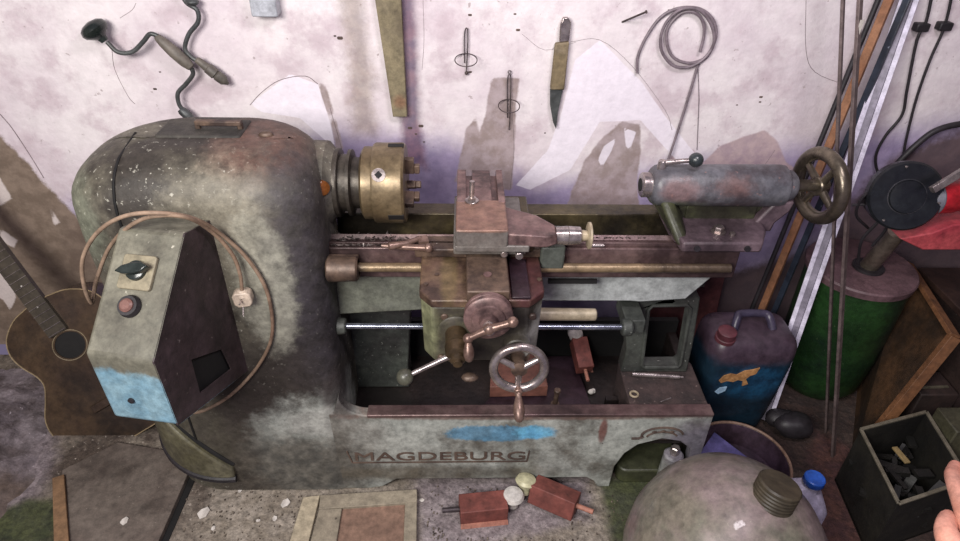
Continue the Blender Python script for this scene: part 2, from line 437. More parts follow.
M['wood_redpale'] = mat('pale_end_red_wood', 'B07A68', 'A06A5A', rough=.7, scale=25)
M['white'] = mat('dirty_white_plastic', 'C9C4BE', 'B8B2AA', dark='8E877C', damt=.2, rough=.4, bump=.03)
M['yellowish'] = mat('yellowed_plastic', 'C2BE9C', 'B0AA86', rough=.4, bump=.03)
M['wire'] = mat('dark_rusty_wire', '4A4245', '5A4E4C', rough=.5, metal=.5, bump=.03)
M['tool'] = mat('dark_grey_tool_steel', '4C4F50', '5C5F5E', dark='3A3634', damt=.3, rough=.45, metal=.4)
M['handle'] = mat('worn_tool_handle_wood', '55504A', '6A635A', rough=.55, bump=.1)

M['slide'] = mat('grey_faced_slide', '7A7570', '6C6560', dark='584444', damt=.2, rough=.45, metal=.3, scale=14, layers=(('blob', (.05,1.40,.945), (.12,.12,.012), '8E6C5C', '7E5C50', .3,.2,.9),))
# ================================================================== THE LATHE
LT = empty('metal_lathe', (.0, 1.55, 0), 'old grey-green metalworking lathe standing on the floor along the wall, with chuck, tailstock and handwheels', 'lathe')

# --- headstock cabinet: stacked rounded plan sections, domed top
def plan(z):
    X0, X1, Y0, Y1 = -.962, -.338, 1.290, 1.70 - .06*max(0, min(1, (z-.6)/.3))
    t = max(0, min(1, z/1.13))
    H = 1.118; R = .135
    if z < H-R: ins = 0
    else:
        q = (z-(H-R))/R; ins = R*(1-math.sqrt(max(0, 1-q*q)))
    insL = ins*1.25; 
    fl = .24-.10*t; fr = .05+.05*t; bk = .14
    # slight inward slope of the end cover at the top
    x0 = X0 + .02*t + insL + (.03*max(0, (z-.85)/.28)**2)
    y0 = Y0 + ins*.9; y1 = Y1 - ins*.6; x1 = X1 - ins*.75
    def rr(r): return max(.03, r - ins*.15)
    pts = rrect(x0, x1, y0, y1, (rr(fl), rr(fr), rr(bk), rr(bk)), 8)
    return [(x, y, z) for x, y in pts]
zs = [.004, .05, .1, .2, .3, .4, .5, .6, .65, .7, .75, .8, .85, .9, .95] + [.984+.134*math.sin(a*PI/2/12) for a in range(0, 13)]
secs = [plan(z) for z in zs]
cxy = V((sum(p[0] for p in secs[-1])/len(secs[-1]), sum(p[1] for p in secs[-1])/len(secs[-1]), secs[-1][0][2]))
for q in (.7, .4, .1): secs.append([tuple(cxy+(V(p)-cxy)*q+V((0,0,.0015*(1-q)))) for p in secs[len(zs)-1]])
b = B(); b.rings(secs)
cab = b.obj('headstock_cabinet', M['cab'], LT)
# seam between end cover and headstock: a dark recessed strip following the section
def seam_pts(x, o=.0015):
    pts = []
    for z in np.linspace(.10, 1.115, 60):
        pl = plan(z); 
        ys = [(p[1]) for p in pl]; best = None
        n = len(pl)
        for i in range(n):
            a = pl[i-1]; c = pl[i]
            if (a[0]-x)*(c[0]-x) <= 0 and a[0] != c[0]:
                t = (x-a[0])/(c[0]-a[0]); y = a[1]+t*(c[1]-a[1])
                if best is None or y < best: best = y
        if best is not None: pts.append((x, best-o, z+o))
    return pts
sp = seam_pts(-.775)
B().tube(sp, .0032, 6).obj('cover_seam', M['black'], LT)
# end cover lower flap (belt guard bottom) with rounded tongue shape
def cabpt(s, z, off):      # walk along the front-left corner; s is the angle
    r = .24; cx = -.962+r; cy = 1.292+r
    return V((cx+(r+off)*math.cos(s), cy+(r+off)*math.sin(s), z))
ang = [PI*1.0+.02 + (PI*.5+.12)*k/24 for k in range(25)]
def flap(off, z0f, z1f):
    rr = []
    for k, a in enumerate(ang):
        t = k/24
        zb = z0f(t); zt = z1f(t)
        rr.append([cabpt(a, zb, -.01), cabpt(a, zb, off), cabpt(a, zt, off), cabpt(a, zt, -.01)])
    return rr
M['flap'] = mat('olive_grey_guard_flap', '6B6753', '59553F', dark='3C3830', damt=.35, rough=.5, scale=9)
B().rings(flap(.022, lambda t: .085+.05*(1-t)**2, lambda t: .46-.34*t**1.5)).obj('belt_guard', M['flap'], LT, bevel=.006)
B().tube([cabpt(a, .46-.34*(k/24)**1.5+.008, .004) for k, a in enumerate(ang)], .007, 8).obj('guard_seam', M['black'], LT)
B().tube([cabpt(a, .075+.05*(1-k/24)**2, .016) for k, a in enumerate(ang)], .012, 8).obj('guard_rim', M['dark'], LT)
# top lid recess with handle
b = B(); b.box((-.72, 1.44, 1.105), (-.52, 1.545, 1.124)); b.obj('top_plate', mat('sooty_lid','35322E','44403A',dark='1E1C1A',damt=.4,speck='6A645C',samt=0,rough=.7,bump=.3), LT, bevel=.006)
b = B(); b.bar((-.635, 1.485, 1.138), (-.525, 1.485, 1.138), .016, .012); b.bar((-.63, 1.485, 1.12), (-.63, 1.485, 1.140), .012, .012, (1,0,0)); b.bar((-.53, 1.485, 1.12), (-.53, 1.485, 1.140), .012, .012, (1,0,0))
b.obj('lid_handle', M['brown'], LT, bevel=.002)
b = B(); b.ball((-.465, 1.46, 1.118), .014, 14, (1.3,.8,.8)); b.obj('oil_cup', M['brown'], LT)

# --- base: front panel with fillet up into the cabinet
fil = [(-.345+.075-.075*math.cos(a), .332+.075-.075*math.sin(a)) for a in [PI/2*k/8 for k in range(9)]]
poly = [(-.50,.0),(-.30,.0),(-.24,.012),(-.20,.045),(.395,.047),(.42,.03),(.435,.0),(.475,.0),(.478,.10),(.50,.16),(.54,.205),(.60,.228),(.66,.215),(.70,.18),(.71,.0),(.737,.0),(.737,.332)]
poly = poly + [(x, z) for x, z in fil[::-1]] + [(-.365,.34),(-.50,.34)]
shape('base_front', [poly], .035, FRONT(1.330), M['base'], LT, bevel=.004)
# blend of cabinet front: panel portion recoloured same casting
b = B(); b.prism(rrect(-.345, .737, 1.31, 1.70, .02), 'Z', .19, .20); b.obj('tray_floor', M['tray'], LT)
b = B(); b.box((-.345, 1.69, .02), (.737, 1.71, .36)); b.obj('base_rear', M['black'], LT)
b = B(); b.box((.705, 1.32, .0), (.737, 1.70, .31)); b.obj('base_end', M['tray'], LT, bevel=.004)
# rim lip along front
b = B(); b.box((-.27, 1.292, .325), (.737, 1.334, .337)); b.obj('tray_rim', M['rail'], LT, bevel=.003)
# right block
b = B(); b.prism(rrect(.50, .735, 1.315, 1.53, .02), 'Z', .195, .329); b.obj('tray_shelf', M['block'], LT, bevel=.004)
# recess under right foot, levelling lug
b = B(); b.box((.46,1.44,.0),(.71,1.46,.24)); b.obj('foot_pocket', M['tray'], LT)
b = B(); b.prism(rrect(.50,.70,1.31,1.45,.03), 'Z', .0, .06); b.obj('foot_pad', M['mossy'], LT, bevel=.006)
b = B(); b.cyl((.655, 1.30, .0), (.655, 1.30, .155), .035, .030, 24, .006); b.obj('levelling_lug', M['base'], LT)
b = B(); b.cyl((.655, 1.30, .15), (.655, 1.30, .185), .014, .014, 6, .002); b.obj('levelling_bolt', M['steel'], LT)
# oval maker badge: arc with three dots, above the pocket
Mf = FRONT(1.2945)
b = B()
arc = [(.60+.062*math.cos(a), 1.293, .245+.034*math.sin(a)) for a in np.linspace(.05*PI, 1.05*PI, 16)]
b.tube(arc, .0035, 6); arc2 = [(.60+.046*math.cos(a), 1.293, .236+.024*math.sin(a)) for a in np.linspace(.1*PI, .95*PI, 14)]; b.tube(arc2, .003, 6)
b.tube([(.51,1.293,.232),(.53,1.293,.232),(.545,1.293,.240)], .004, 6)
for q in (-.026, 0, .026): b.ball((.60+q, 1.292, .264-abs(q)*.1), .0065, 10, (1.2,.5,.7))
b.obj('maker_emblem', M['letters'], LT)
# lettering
b = B()
fr = [(-.342,.180),(-.330,.128),(.202,.130),(.207,.178)]
for a, c in zip(fr[:-1], fr[1:]): b.bar((a[0],1.2935,a[1]), (c[0],1.2935,c[1]), .004, .004, (0,1,0))
b.obj('badge_frame', M['letters'], LT)
tm = text_me('MAGDEBURG', .052, .004, Matrix.Translation((-.055,1.2935,.154)) @ frame((0,0,0),(1,0,0),(0,0,1)), 'raised_lettering', 1.0, 1.0)
w = max(v.co.x for v in tm.vertices)-min(v.co.x for v in tm.vertices)
cx = sum((max(v.co.x for v in tm.vertices), min(v.co.x for v in tm.vertices)))/2
for v in tm.vertices: v.co.x = -.062+(v.co.x-cx)*.515/w
tm.materials.append(M['letters']); link('raised_lettering', tm, LT)

# --- bed
b = B(); b.prism([(1.395,.842),(1.45,.842),(1.45,.80),(1.43,.78),(1.43,.75),(1.395,.75)], 'X', -.345, .725); b.obj('front_way', M['rail'], LT, bevel=.003)
b = B(); b.box((-.345,1.405,.842),(.60,1.412,.852)); b.prism([(1.435,.842),(1.445,.853),(1.455,.842)], 'X', -.345, .72); b.obj('vee_way', M['rail'], LT, bevel=.001)
b = B(); b.prism([(1.56,.848),(1.62,.848),(1.63,.80),(1.60,.76),(1.56,.76)], 'X', -.345, .70); b.obj('rear_way', M['olive'], LT, bevel=.003)
b = B(); b.box((-.345,1.45,.68),(.68,1.56,.70)); b.obj('bed_trough', M['tray'], LT)
# front web: pale casting with slanted right end
shape('bed_web', [[(-.345,.755),(.70,.755),(.625,.655),(.50,.645),(.47,.648),(.20,.648),(-.05,.62),(-.345,.60)]], .16, frame((0,1.585,0),(1,0,0),(0,0,1)), M['web'], LT, bevel=.004)
# rear column under the headstock side of the bed
shape('bed_leg', [[(-.345,.2),(-.345,.62),(-.14,.64),(-.155,.5),(-.17,.3),(-.17,.2)]], .10, frame((0,1.64,0),(1,0,0),(0,0,1)), M['rib'], LT, bevel=.004)
# right pedestal with window opening
outer = [(.455,.33),(.49,.36),(.515,.45),(.51,.60),(.44,.66),(.64,.66),(.665,.62),(.70,.45),(.735,.345),(.735,.33)]
outer = [(.50,.328),(.505,.42),(.48,.56),(.42,.655),(.66,.655),(.69,.62),(.705,.45),(.71,.328)]
hole = [(.555,.595),(.655,.598),(.668,.585),(.682,.365),(.675,.352),(.572,.35),(.56,.362),(.545,.58)]
shape('pedestal', [outer, hole], .05, frame((0,1.525,0),(1,0,0),(0,0,1)), M['rib'], LT, bevel=.005)
b = B(); b.tube([(x, 1.474, z) for x, z in hole], .006, 8, closed=True); b.obj('pedestal_rim', M['rib'], LT)
# leadscrew + lower feed rod + support bearings
b = B(); b.cyl((-.30,1.372,.798),(.70,1.372,.798), .012, .012, 20, .002); b.obj('leadscrew', mat('brown_leadscrew','8A765C','7A6850',dark='4A3E34',damt=.35,rough=.4,metal=.4), LT)
b = B(); b.cyl((-.34,1.362,.800),(-.262,1.362,.800), .034, .032, 28, .004); b.obj('bearing_housing', M['brown'], LT)
b = B(); b.box((-.345,1.36,.765),(-.262,1.394,.825)); b.obj('bearing_block', M['brown'], LT, bevel=.004)
b = B(); b.cyl((-.335,1.38,.596),(.47,1.38,.592), .0085, .0085, 16); b.obj('feed_rod', M['rod'], LT)
b = B(); b.cyl((-.34,1.38,.596),(-.315,1.38,.596), .024, .022, 20, .003); b.obj('rod_flange', M['rib'], LT)
b = B(); b.cyl((.445,1.38,.592),(.475,1.38,.592), .025, .025, 20, .004); b.box((.455,1.38,.57),(.51,1.50,.615)); b.obj('rod_bearing', M['rib'], LT, bevel=.003)
b = B(); b.cyl((.17,1.385,.635),(.37,1.385,.633), .018, .017, 20, .003); b.obj('cream_sleeve', M['cream'], LT)
b = B(); b.box((.23,1.388,.735),(.36,1.397,.747)); b.obj('rack', M['black'], LT)

# --- spindle, chuck
AX = V((0, 1.52, .962))
def ax(x): return V((x, AX.y, AX.z))
b = B(); b.lathe(ax(-.40), (1,0,0), [(0,.11),(.06,.108),(.075,.09),(.085,.085)], 48); b.obj('spindle_nose', M['cab'], LT)
b = B(); b.lathe(ax(-.325), (1,0,0), [(0,.088),(.010,.090),(.014,.088),(.016,.074),(.034,.074),(.036,.086),(.044,.086),(.047,.066),(.09,.066)], 48); b.obj('spindle_flange', mat('dark_oily_flange','4A443C','3A342E',dark='241F1C',damt=.4,rough=.45,metal=.4), LT)
b = B(); b.lathe(ax(-.255), (1,0,0), [(0,.085),(.006,.094),(.030,.094),(.031,.101),(.036,.104),(.105,.104),(.111,.099),(.111,.03)], 64); ck = b.obj('chuck', M['chuck'], LT)
for k in range(3):
    a = math.radians(38+120*k)
    d = V((0, -math.cos(a), math.sin(a)))
    c = ax(-.203)+d*.1035
    B().lathe(c-d*.004, d, [(0,.017),(.006,.017),(.006,.011),(.0065,.011)], 20).obj('key_socket', M['steel'], ck)
    B().lathe(c+d*.0020, d, [(0,.010),(.0015,.010)], 4).obj('square_hole', M['black'], ck)
for k, (rad, an) in enumerate(((.050,-28),(.050,92),(.050,212))):
    a = math.radians(an); d = V((0, -math.cos(a), math.sin(a)))
    F_ = frame(ax(0)+d*rad, (1,0,0), d)
    b = B(); b.box((-.150,-.020,-.010),(-.122,.020,.010), F_); b.box((-.122,-.020,-.009),(-.108,.002,.009), F_); b.obj('chuck_jaw', M['brown'], ck, bevel=.002)
    F2 = frame(ax(0)+d*.104, (1,0,0), d)
    b = B(); b.box((-.185,-.006,-.009),(-.146,.0015,.009), F2); b.obj('jaw_slot', M['black'], ck)
b = B(); b.lathe(at(322,188,Y=1.42), (.55,-.8,.2), [(-.01,.020),(.006,.018),(.010,.010)], 20); b.obj('oil_sight_glass', mat('amber_sight_glass','7A4822','5A3018',rough=.15,bump=0), LT)

# --- carriage
poly = [(-.07,1.200),(.157,1.200),(.196,1.237),(.198,1.392),(-.100,1.392),(-.098,1.237)]
B().hexa([(x*.97+.0015,y+.004,.63) for x,y in poly], [(x,y,.805) for x,y in poly]).obj('apron', M['apron'], LT, bevel=.006)
B().prism([(-.070,1.197),(.160,1.197),(.198,1.235),(.200,1.40),(-.102,1.40),(-.100,1.235)], 'Z', .803, .826).obj('saddle', M['saddle'], LT, bevel=.004)
B().box((-.02,1.375,.842),(.185,1.64,.862)).obj('saddle_bridge', M['olive'], LT, bevel=.004)
B().box((-.118,1.375,.826),(.262,1.44,.852)).obj('saddle_wing', M['brown'], LT, bevel=.004)
B().box((.20,1.36,.80),(.262,1.47,.868)).obj('saddle_clamp', M['rib'], LT, bevel=.006)
B().box((.012,1.19,.826),(.112,1.40,.858)).obj('cross_slide', M['brown'], LT, bevel=.004)
B().cyl((.062,1.255,.857),(.062,1.255,.861), .010, .010, 16).obj('slide_screw', M['pink'], LT)
B().box((.118,1.20,.826),(.162,1.36,.834)).obj('red_way_cover', M['maroon'], LT, bevel=.002)
b = B(); b.box((-.02,1.34,.858),(.160,1.60,.880)); b.obj('cross_slide_upper', M['slide'], LT, bevel=.004)
b = B(); b.cyl((.142,1.345,.866),(.142,1.32,.866), .010, .010, 14, .002); b.cyl((.105,1.342,.868),(.105,1.325,.868), .009, .009, 14, .002); b.obj('gib_screw', M['steel'], LT)
# top slide: block, slotted plate behind, tapered nose to the right
B().box((-.016,1.318,.880),(.165,1.47,.898)).obj('swivel_base', M['slide'], LT, bevel=.003)
B().box((-.014,1.318,.893),(.112,1.468,.943)).obj('top_slide', M['slide'], LT, bevel=.004)
b = B(); b.hexa([(.10,1.325,.893),(.205,1.318,.893),(.235,1.335,.893),(.235,1.39,.893),(.19,1.43,.893),(.10,1.465,.893)],
                [(.10,1.33,.928),(.205,1.326,.922),(.233,1.338,.918),(.233,1.385,.918),(.19,1.425,.924),(.10,1.46,.932)])
b.obj('slide_nose', M['pink'], LT, bevel=.004)
b = B()
b.box((-.012,1.455,.893),(.012,1.64,.944)); b.box((.028,1.455,.893),(.078,1.64,.942)); b.box((.094,1.455,.893),(.112,1.64,.944)); b.box((-.012,1.455,.893),(.112,1.64,.925))
b.obj('slotted_plate', M['pink'], LT, bevel=.002)
b = B(); b.cyl((.026,1.46,.94),(.026,1.46,.947), .018, .018, 24, .001); b.cyl((.026,1.46,.945),(.026,1.46,1.0), .0065, .0065, 14); b.cyl((.026,1.46,.947),(.026,1.46,.955), .011, .011, 6)
b.obj('clamp_stud', M['steel'], LT)
b = B(); b.cyl((.232,1.362,.902),(.262,1.362,.902), .022, .024, 28); b.cyl((.262,1.362,.902),(.295,1.362,.902), .024, .022, 28, .002); b.obj('graduated_collar', M['steel'], LT)
b = B(); b.cyl((.293,1.362,.902),(.312,1.362,.902), .015, .013, 20); b.lathe((.312,1.362,.902), (1,0,0), [(0,.030),(.002,.034),(.007,.034),(.009,.030)], 32); wh = b.obj('slide_crank', M['cream'], LT)
B().cyl((.32,1.345,.884),(.352,1.345,.884), .005, .004, 12).obj('crank_pin', M['steel'], wh)
# carriage lock lever on the left wing
b = B(); b.tube([(-.105,1.40,.868),(-.14,1.375,.868),(-.18,1.36,.870)], [.006,.008,.010], 12); b.bar((-.11,1.395,.862),(-.085,1.40,.862),.03,.014); b.obj('lock_lever', M['copper'], LT)
b = B(); b.tube([(-.20,1.375,.862),(-.09,1.365,.862)], [.006,.009], 12); b.ball((-.083,1.364,.862), .012, 14); b.obj('lock_lever', M['copper'], LT)
# --- apron controls
def axisY(x, y, z): return V((x, y, z))
cd = at(489, 309, Y=1.15)+V((0,.05,-.034))
D = V((0,-1,.06)).normalized()
b = B(); b.lathe(cd, D, [(0,.035),(.012,.035),(.014,.05),(.020,.056),(.030,.056),(.032,.052),(.034,.052),(.036,.0575),(.046,.0575),(.050,.053),(.052,.040),(.056,.038),(.058,.022),(.075,.02)], 56)
dial = b.obj('cross_feed_dial', M['pink'], LT)
hub = cd+D*.082
b = B(); b.cyl(cd+D*.07, hub+D*.012, .014, .012, 20); b.lathe(cd+D*.057, D, [(0,.020),(.004,.020)], 24)
b.obj('crank_hub', M['steel'], dial)
ctr = hub+D*.004
pA = ctr+V((-.047,0,-.028)); pB = ctr+V((.052,0,.020))
b = B(); b.tube([pA, pA*.6+ctr*.4, ctr, ctr*.4+pB*.6, pB], [.009,.0075,.011,.0075,.009], 14)
b.ball(pA, .012, 14); b.ball(pB, .013, 14); b.ball(ctr, .014, 14)
b.obj('ball_crank', M['copper'], dial)
def grip(p, d, L_, r, name, m, parent):
    prof = [(0,r*.55),(L_*.06,r*.6),(L_*.12,r*.5),(L_*.2,r*.62),(L_*.45,r*.95),(L_*.7,r),(L_*.9,r*.75),(L_*.98,r*.4),(L_,r*.1)]
    B().lathe(p, d, prof, 20).obj(name, m, parent)
grip(pA, V((.05,-.45,-.85)), .055, .0125, 'crank_grip', M['copper'], dial)
# lower left knob stack and lever
kn = at(456, 350, Y=1.12)+V((0,.08,-.012)); D2 = V((.04,-1,-.14)).normalized()
B().lathe(V((kn.x,1.206,kn.z+.004)), (0,-1,0), [(0,.046),(.012,.046),(.015,.042)], 40).obj('selector_flange', M['apron'], LT)
b = B(); b.lathe(kn, D2, [(0,.027),(.040,.027),(.042,.023),(.046,.023),(.048,.029),(.076,.028),(.080,.019),(.090,.018),(.094,.011),(.102,.011)], 40)
sel = b.obj('feed_selector', mat('olive_brown_knob','6A563E','54432F',dark='2E261C',damt=.4,rough=.4,metal=.4), LT)
lv0 = kn+D2*.07+V((-.015,0,-.005)); lv1 = at(405, 377, Y=1.10)
b = B(); b.tube([lv0, lv0*.5+lv1*.5, lv1], [.008,.006,.006], 12); b.obj('selector_lever', M['steel'], sel)
B().ball(lv1, .020, 20).obj('lever_ball', M['gball'], sel)
b = B(); b.ball(at(470,383,Y=1.15)+V((0,.02,0)), .018, 12, (1.2,.8,.6)); b.obj('half_nut_knob', M['brown'], LT)
# big handwheel
hc = at(519, 368, Y=1.13); HD = V((0,-1,.10)).normalized()
b = B(); b.torus(hc, HD, .061, .011, 56, 14); hwl = b.obj('carriage_handwheel', M['steel'], LT)
b = B(); b.lathe(hc-HD*.07, HD, [(0,.030),(.02,.030),(.022,.018),(.06,.018),(.062,.020),(.078,.020),(.082,.010)], 28); b.obj('wheel_hub', M['brown'], hwl)
u_, v_ = V((1,0,0)), V((0,.1,1)).normalized()
for an in (-90, 30, 150):
    a = math.radians(an); e = hc+u_*(.061*math.cos(a))+v_*(.061*math.sin(a))
    B().tube([hc+HD*.003, e], [.009,.007], 12).obj('spoke', M['steel'], hwl)
pg = hc-v_*.061+HD*.008
B().cyl(pg-HD*.01, pg+HD*.012, .011, .010, 16, .002).obj('grip_collar', M['copper'], hwl)
grip(pg+HD*.01, V((0,-.8,-.55)), .070, .014, 'wheel_grip', M['copper'], hwl)
b = B(); b.cyl((.135,1.205,.69),(.135,1.175,.69), .034, .032, 28, .003); b.obj('pinion_boss', M['apron'], LT)
for x, z in ((-.04,.775),(.17,.775),(-.05,.645),(.15,.645)):
    B().cyl((x,1.206,z),(x,1.196,z), .009, .009, 16, .002).obj('apron_screw', M['brown'], LT)
for x, y in ((-.09,1.38),(-.06,1.30),(-.085,1.26),(-.03,1.41),(.19,1.28),(.185,1.41)):
    B().cyl((x,y,.824),(x,y,.829), .006, .006, 10).obj('saddle_screw', M['brown'], LT)

# --- tailstock
TS = LT
b = B(); b.lathe(ax(.495), (1,0,0), [(0,.040),(.004,.046),(.012,.052),(.02,.054),(.34,.056),(.352,.054),(.358,.044),(.375,.04),(.385,.03)], 48); tb = b.obj('tailstock_barrel', M['tail'], LT)
b = B(); b.lathe(ax(.470), (1,0,0), [(0,.018),(.001,.030),(.004,.033),(.03,.033)], 32); b.obj('quill', M['steel'], tb)
B().lathe(ax(.4685), (1,0,0), [(0,.017),(.003,.017)], 24).obj('taper_bore', M['black'], tb)
# body below barrel: waisted web and curved rear bracket
shape('tailstock_body', [[(.515,.96),(.86,.95),(.85,.905),(.80,.89),(.77,.865),(.76,.85),(.60,.85),(.585,.875),(.56,.90),(.53,.92)]], .07, frame((0,1.575,0),(1,0,0),(0,0,1)), M['mossy'], LT, bevel=.006)
B().prism([(.563,1.378),(.768,1.378),(.80,1.44),(.82,1.63),(.575,1.63),(.55,1.56),(.55,1.46)], 'Z', .842, .872).obj('tailstock_base', M['tailbase'], LT, bevel=.006)
b = B(); b.hexa([(.555,1.385,.85),(.592,1.385,.85),(.60,1.60,.85),(.545,1.60,.85)], [(.515,1.475,.94),(.545,1.475,.94),(.58,1.57,.94),(.515,1.57,.94)])
b.obj('tailstock_flange', M['mossy'], LT, bevel=.012)
shape('rear_bracket', [[(.775,.843),(.835,.843),(.84,.87),(.87,.905),(.875,.935),(.82,.93),(.80,.895),(.785,.87)]], .08, frame((0,1.56,0),(1,0,0),(0,0,1)), M['tailbase'], LT, bevel=.006)
B().box((.60,1.50,.868),(.79,1.515,.915)).obj('web_plate', M['mossy'], LT, bevel=.003)
b = B(); b.cyl((.668,1.43,.870),(.668,1.43,.890), .014, .014, 6, .002); b.cyl((.668,1.43,.872),(.668,1.43,.876), .019, .019, 20); b.obj('clamp_nut', M['steel'], LT)
b = B(); b.cyl((.70,1.415,.870),(.70,1.415,.880), .007, .007, 12); b.obj('set_screw', M['steel'], LT)
b = B(); b.cyl((.60,1.384,.856),(.60,1.372,.856), .008, .008, 12); b.cyl((.73,1.384,.856),(.73,1.372,.856), .008, .008, 12); b.obj('base_bolt', M['dark'], LT)
l0 = V((.515,1.515,1.028)); l1 = at(696,160,Y=1.50)
b = B(); b.cyl((.515,1.515,1.01),(.515,1.515,1.035), .012,.010,16,.002); b.tube([l0, l1], [.007,.006], 12); lk = b.obj('quill_lock_lever', M['steel'], tb)
B().ball(l1, .019, 20).obj('lever_ball', M['green_ball'], tb)
# tailstock handwheel
TW = ax(.948); TD = V((1,.20,.03)).normalized()
b = B(); b.torus(TW, TD, .086, .018, 64, 16); tw = b.obj('tailstock_handwheel', M['wheel'], LT)
b = B(); b.cyl(ax(.872), TW+TD*.01, .017, .015, 20, .002); b.cyl(TW-TD*.012, TW+TD*.02, .026, .022, 24, .003); b.obj('wheel_hub', M['wheel'], tw)
uu, vv = perp(TD)
for k in range(4):
    a = .5+k*PI/2; e = TW+(uu*math.cos(a)+vv*math.sin(a))*.086
    B().tube([TW, e], [.012,.008], 12).obj('spoke', M['wheel'], tw)

# --- switch box on the front of the cabinet
al = .17; W_ = .154; ox, oy = -.575, 1.278
w2 = V((math.cos(al), -math.sin(al), 0)); n2 = V((-math.sin(al), -math.cos(al), 0))
prof = [(-.05,.975),(.086,1.008),(.293,.827),(.289,.634),(-.05,.50)]
def bp(s, d, z): q = V((ox,oy,0)) - w2*(W_*(1-s)) + n2*d; q.z = z; return q
b = B()
Lft = [b.bm.verts.new(bp(0,d,z)) for d,z in prof]; Rgt = [b.bm.verts.new(bp(1,d,z)) for d,z in prof]
for i in range(4): b.bm.faces.new((Lft[i],Lft[i+1],Rgt[i+1],Rgt[i]))
b.bm.faces.new(Lft[::-1]); 
EB = b.obj('switch_box', M['box'], LT, bevel=.009, seg=3)
# right side plate with an opening
RM = frame(bp(1,0,0), n2, (0,0,1))
shape('box_side', [[(d,z) for d,z in prof], [(.055,.585),(.19,.635),(.185,.735),(.07,.665)]], .004, RM, M['boxshade'], EB, bevel=.001)
b = B(); b.hexa([bp(.90,.03,.57),bp(.90,.21,.62),bp(.90,.21,.76),bp(.90,.03,.70)],[bp(.94,.03,.57),bp(.94,.21,.62),bp(.94,.21,.76),bp(.94,.03,.70)]); b.obj('box_shade_slab', M['black'], EB)  # black slab behind the opening stands in for the shade inside
# face frame (upper sloped face)
fT = bp(0,.086,1.008); fM_ = bp(0,.293,.827); dn = (fM_-fT).normalized(); fn = w2.cross(dn); 
if fn.z < 0: fn = -fn
FM = frame(fT, w2, -dn)     # x along width, y up-slope, z outwards?
zs_ = 1 if (FM.to_3x3() @ V((0,0,1))).dot(V((0,-1,1))) > 0 else -1
b = B(); b.prism(rrect(.038,.112,-.133,-.058,.006), 'Z', 0, zs_*.010); b.xf(FM); sw = b.obj('switch_plate', M['plate'], EB, bevel=.002)
b = B(); b.lathe((.075,-.093,0),(0,0,zs_),[(.010,.022),(.018,.021),(.020,.018)],28); b.xf(FM); b.obj('switch_base', M['blackbake'], sw)
b = B(); Mk = Matrix.Translation((.075,-.093,0)) @ Matrix.Rotation(math.radians(14),4,'Z')
pts = [(-.036,0),(-.02,.010),(.0,.013),(.022,.011),(.036,0),(.022,-.010),(0,-.011),(-.02,-.008)]
b.prism(pts, 'Z', zs_*.018, zs_*.034, Mk); b.xf(FM); b.obj('rotary_knob', M['blackbake'], sw, bevel=.003)
b = B(); b.lathe((.075,-.168,0),(0,0,zs_),[(0,.024),(.006,.024),(.010,.021),(.014,.021),(.014,.015)],28); b.xf(FM); pbz = b.obj('button_bezel', M['dark'], EB)
b = B(); b.lathe((.075,-.168,0),(0,0,zs_),[(.008,.015),(.018,.0145),(.022,.010)],24); b.xf(FM); b.obj('push_button', M['rubyb'], EB)
b = B(); q = bp(.42,.292,.70); b.lathe(q, n2, [(-.004,.007),(.003,.007),(.004,.003)], 16); b.obj('screw', M['dark'], EB)

# ================================================================== cord + plug
def cab_front(px, py, y): return at(px, py, Y=y)
cpts = [cab_front(188,413,1.235), cab_front(205,410,1.23), cab_front(232,394,1.265), cab_front(258,366,1.275), cab_front(272,335,1.28), cab_front(268,295,1.28), cab_front(250,262,1.275),
        cab_front(222,235,1.27), cab_front(195,219,1.22), cab_front(160,213,1.19), cab_front(125,216,1.18), cab_front(98,232,1.19), cab_front(83,258,1.20), cab_front(84,285,1.20), cab_front(92,303,1.22),
        cab_front(96,282,1.235), cab_front(108,250,1.235), cab_front(126,229,1.215), cab_front(150,217,1.20), cab_front(185,217,1.20), cab_front(212,232,1.255), cab_front(232,254,1.268), cab_front(240,274,1.268), cab_front(242,290,1.265)]
CD = empty('power_cord', (-.6,1.25,.5), 'tan rubber power cord looped over the switch box, ending in a cream plug', 'power cord')
B().tube(cpts, .0046, 10, sm=8).obj('cord', M['cord'], CD)
pc = at(243,297,Y=1.268)
PM = frame(pc, (1,.1,.1), (0,0,1))
b = B(); b.lathe(pc+V((0,0,.024)), (0,0,-1), [(0,.009),(.008,.014),(.02,.017)], 16); b.prism([(-.022,-.012),(-.014,-.022),(.014,-.022),(.022,-.012),(.022,.012),(.014,.020),(-.014,.020),(-.022,.012)], 'Z', -.014, .014, PM)
pl = b.obj('plug', M['plug'], CD, bevel=.003)
b = B(); b.cyl(pc+V((0,-.01,-.016)), pc+V((0,-.024,-.040)), .0022); b.cyl(pc+V((.0,-.010,.002)), pc+V((0.0,-.030,.0)), .0022); b.obj('plug_pin', M['steel'], pl)

